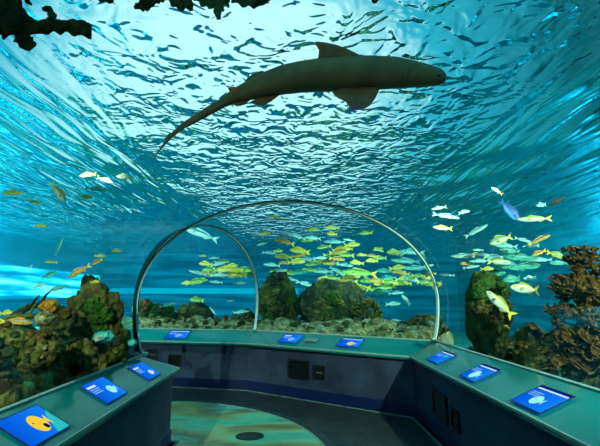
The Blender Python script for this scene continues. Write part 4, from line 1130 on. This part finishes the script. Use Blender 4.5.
def srow(x, a, b, tx):
    """a body ring between the upper point a and lower point b"""
    A, B = spt(*a), spt(*b); c = (A + B) / 2; up = (A - B) / 2; h = up.length
    w = h * (1.18 if x > 250 else .95 if x > 215 else .42 + .5 * max(0, (x - 170) / 45) if x > 170 else .42)
    ring = []
    for q in range(20):
        s = 2 * PI * q / 20; cs, sn = math.cos(s), math.sin(s)
        ring.append(c + up * (sn if sn > 0 else sn * (1 - .06 * abs(cs))) + view * (w * cs * abs(cs) ** -.12 if abs(cs) > 1e-3 else 0))
    return ring


rings = []
xs_ = [s[0] for s in SH]
dense = []
for a, b in zip(SH, SH[1:]):
    for q in range(3): dense.append(tuple(lerp(a[i], b[i], q / 3) for i in range(3)))
dense.append(SH[-1])
for q, (x, tp, bt_) in enumerate(dense):
    p0 = dense[max(q - 1, 0)]; p1 = dense[min(q + 1, len(dense) - 1)]
    mx_, my_ = (p0[0] - p1[0]), ((p0[1] + p0[2]) - (p1[1] + p1[2])) / 2; L_ = math.hypot(mx_, my_); nxn, nyn = my_ / L_, -mx_ / L_   # image normal pointing up
    cy_ = (tp + bt_) / 2; hh = (bt_ - tp) / 2 * abs(mx_ / L_)
    s_ = -1 if nyn > 0 else 1
    rings.append(srow(x, (x + nxn * hh * s_, cy_ + nyn * hh * s_), (x - nxn * hh * s_, cy_ - nyn * hh * s_), 0))
mb = MB(); mb.loft(rings, True, True); mb.build('body', M['shark'], t, True)


def sfin(name, outline, off, sweep, th=.014, mat='shark_fin'):
    """outline in picture points, the first and last on the body; sweep pushes the tip towards or away from the walkway"""
    n = len(outline); m = MB(); base_y = (outline[0][1] + outline[-1][1]) / 2; far = max(abs(y - base_y) for x, y in outline)
    P = [spt(x, y, off + sweep * abs(y - base_y) / far) for x, y in outline]; c = sum(P, Vector()) / n
    k_ = .35
    vs = [p - view * th * .25 for p in P] + [p + view * th * .25 for p in P] + [lerp(p, c, k_) - view * th for p in P] + [lerp(p, c, k_) + view * th for p in P]
    fs = []
    for q in range(n):
        w = (q + 1) % n; fs += [(q, w, n + w, n + q), (q, 2 * n + q, 2 * n + w, w), (n + q, n + w, 3 * n + w, 3 * n + q)]
    fs += [tuple(range(2 * n, 3 * n)), tuple(range(4 * n - 1, 3 * n - 1, -1))]
    m.add(vs, fs); return m.build(name, M[mat], t)


sfin('dorsal_fin', [(366, 58), (356, 53), (347, 48.6), (336, 44.6), (325, 42.3), (317, 41.4), (313.5, 42.8), (316.5, 46), (319, 50), (318.5, 55), (317.5, 61), (340, 64)], 0, 0)
sfin('pectoral_fin', [(378, 86), (376, 91), (372, 98), (367, 104), (361, 107.6), (354, 108.8), (347.5, 108.6), (346, 104.5), (343, 100.5), (337, 98), (333, 95), (331, 91.5), (345, 86)], -.10, -.10, .02)
sfin('pectoral_fin', [(374, 84), (372, 88), (368, 92), (362, 95), (354, 96), (347, 95), (342, 92), (338, 88), (350, 82)], .14, .30, .02)
sfin('second_dorsal_fin', [(268, 73), (262, 70.6), (254, 73.5), (248, 77.2), (245.5, 80.3), (249, 81.5), (248, 84), (262, 80)], 0, 0, .008)
sfin('pelvic_fin', [(281, 94), (272, 101), (264, 105.5), (257, 104.6), (250, 102), (262, 96)], -.05, -.03, .010)
sfin('anal_fin', [(252, 99), (244, 104.8), (236, 105.6), (232, 103.5), (240, 98)], -.02, 0, .008)
M['shark_fin_lit'] = simple('shark_fin_lit_amber', srgb(190, 96, 44), .5)  # light catching this small fin is painted in as amber
sfin('caudal_keel', [(240, 87), (234, 86.6), (228.5, 87.2), (230, 91), (231.5, 96.5), (237, 96)], -.03, -.02, .008, 'shark_fin_lit')
sfin('caudal_notch', [(176, 131), (170, 137), (165.5, 142.5), (164.6, 139.5), (168, 134)], 0, 0, .005)
for o_, nm in ((-1, 'eye'), (1, 'eye')):
    e = bmesh.new(); bmesh.ops.create_uvsphere(e, u_segments=12, v_segments=8, radius=.013); me = D.meshes.new('eye'); e.to_mesh(me); e.free()
    eo = link(nm, me, EYEM, t, True); eo.location = spt(435, 76, o_ * .105)
for q in range(5):
    x = 404 - q * 4.2; mb = MB(); mb.tube([spt(x, 68, -.158), spt(x - .8, 73, -.168), spt(x - 1.2, 79, -.166)], [.002, .004, .002], 6); mb.build('gill_slit', M['black'], t)
mb = MB(); mb.tube([spt(444, 81.5, -.03), spt(440, 83, -.075), spt(433, 83.6, -.10)], [.003, .005, .003], 6); mb.build('mouth', M['black'], t)

# ------------------------------------------------------------------ floating weed under the surface
M['weed'] = rockmat('brown_weed', srgb(20, 26, 6), srgb(44, 46, 14), srgb(70, 62, 22), 9)


def weed(name, label, Yd, strands, seed):
    """strands: (points, widths) in picture points: flat leathery blades with lobed edges"""
    rnd = random.Random(seed); p0 = at(*strands[0][0][0], Yd); t = empty(name, p0, label, 'seaweed'); tilt = Vector((0, .45, .9)).normalized()
    for q, (pts, wds) in enumerate(strands):
        N = 6 * (len(pts) - 1); rings = []; mpp = (p0 - EYE).dot(_f) / FOC; nn = (EYE - p0).normalized()
        off = rnd.uniform(-.06, .06)
        P = []
        for s in range(N + 1):
            u = s / N * (len(pts) - 1); i = min(int(u), len(pts) - 2); f_ = u - i
            P.append((at(lerp(pts[i][0], pts[i + 1][0], f_), lerp(pts[i][1], pts[i + 1][1], f_), Yd) - p0 - nn * (off + .02 * math.sin(s * .5 + q)), lerp(wds[i], wds[i + 1], f_)))
        for s, (c, w) in enumerate(P):
            tg = (P[min(s + 1, N)][0] - P[max(s - 1, 0)][0]).normalized(); sd = tg.cross(nn).normalized()
            w = w * mpp * .5 * 1.15 * (1 + .14 * math.sin(s * 1.5 + q * 1.7)); w2 = w * (1 + .18 * math.sin(s * 1.2 + 2 + q))
            th = min(.012, w * .35)
            rings.append([c - sd * w, c - sd * w * .5 + nn * th, c + sd * w2 * .5 + nn * th, c + sd * w2, c + sd * w2 * .5 - nn * th, c - sd * w * .5 - nn * th])
        mb = MB(); mb.loft(rings, True, True); mb.build('blade' if q else 'main_blade', M['weed'], t, True)
    return t


weed('floating_seaweed', 'big dark brown seaweed with a long lobed arm in the top left corner', 2.7, [
    ([(-14, 4), (4, 14), (18, 22), (34, 27), (52, 26), (70, 27), (90, 31)], [44, 40, 26, 12, 10, 11, 12]),
    ([(14, 24), (20, 34), (26, 42), (33, 49)], [8, 12, 15, 9]),
    ([(50, 25), (53, 17), (50, 9), (42, 9)], [7, 7, 6, 3]),
    ([(60, 26), (74, 24), (86, 23)], [8, 8, 4]), ([(24, -4), (28, 2), (32, 5)], [5, 4, 2]), ([(-10, 20), (4, 30), (14, 30)], [14, 10, 3])], 1)
weed('floating_seaweed', 'dark seaweed tuft at the top edge, right next to the big corner seaweed', 2.6, [([(92, -8), (104, -2), (114, 2)], [10, 7, 3]), ([(100, -6), (106, 1)], [6, 4])], 2)
weed('floating_seaweed', 'dark seaweed with ragged end at the top edge, second tuft from the corner seaweed', 2.6, [([(166, -8), (154, -3), (146, 3), (141, 10)], [10, 11, 9, 4]), ([(150, 0), (140, 5), (134, 8)], [7, 6, 3]), ([(152, 1), (148, 8), (146, 11)], [5, 4, 2]), ([(160, -2), (164, 2)], [6, 3])], 3)
weed('floating_seaweed', 'olive seaweed with two pointed blades at the top edge, third tuft from the corner', 2.6, [([(166, -6), (176, 3), (184, 10)], [6, 8, 4]), ([(182, -8), (188, 2), (191, 11)], [9, 8, 4]), ([(172, -6), (182, 0), (190, 8)], [8, 9, 5])], 4)
weed('floating_seaweed', 'dark seaweed with long hanging fingers at the top edge above the shark tail', 2.6, [([(196, -6), (206, 2), (214, 7)], [10, 9, 4]), ([(212, -8), (217, 6), (219, 20)], [10, 8, 4]), ([(222, -8), (221, 4), (223, 12)], [7, 6, 3]), ([(230, -8), (227, 2), (229, 8)], [6, 5, 2]), ([(204, -4), (214, 3)], [8, 4])], 5)
weed('floating_seaweed', 'broad olive seaweed blade at the top edge, nearest left of the shark fin', 2.6, [([(232, -3), (246, 2), (258, 2), (271, -4)], [8, 8, 9, 6]), ([(240, -6), (254, 0), (266, -2)], [8, 10, 6])], 6)
weed('floating_seaweed', 'tiny dark seaweed tip hanging at the top edge above the shark head', 2.6, [([(378, -8), (376, -2), (373, 3)], [7, 7, 3]), ([(370, -6), (373, -1)], [5, 3])], 7)
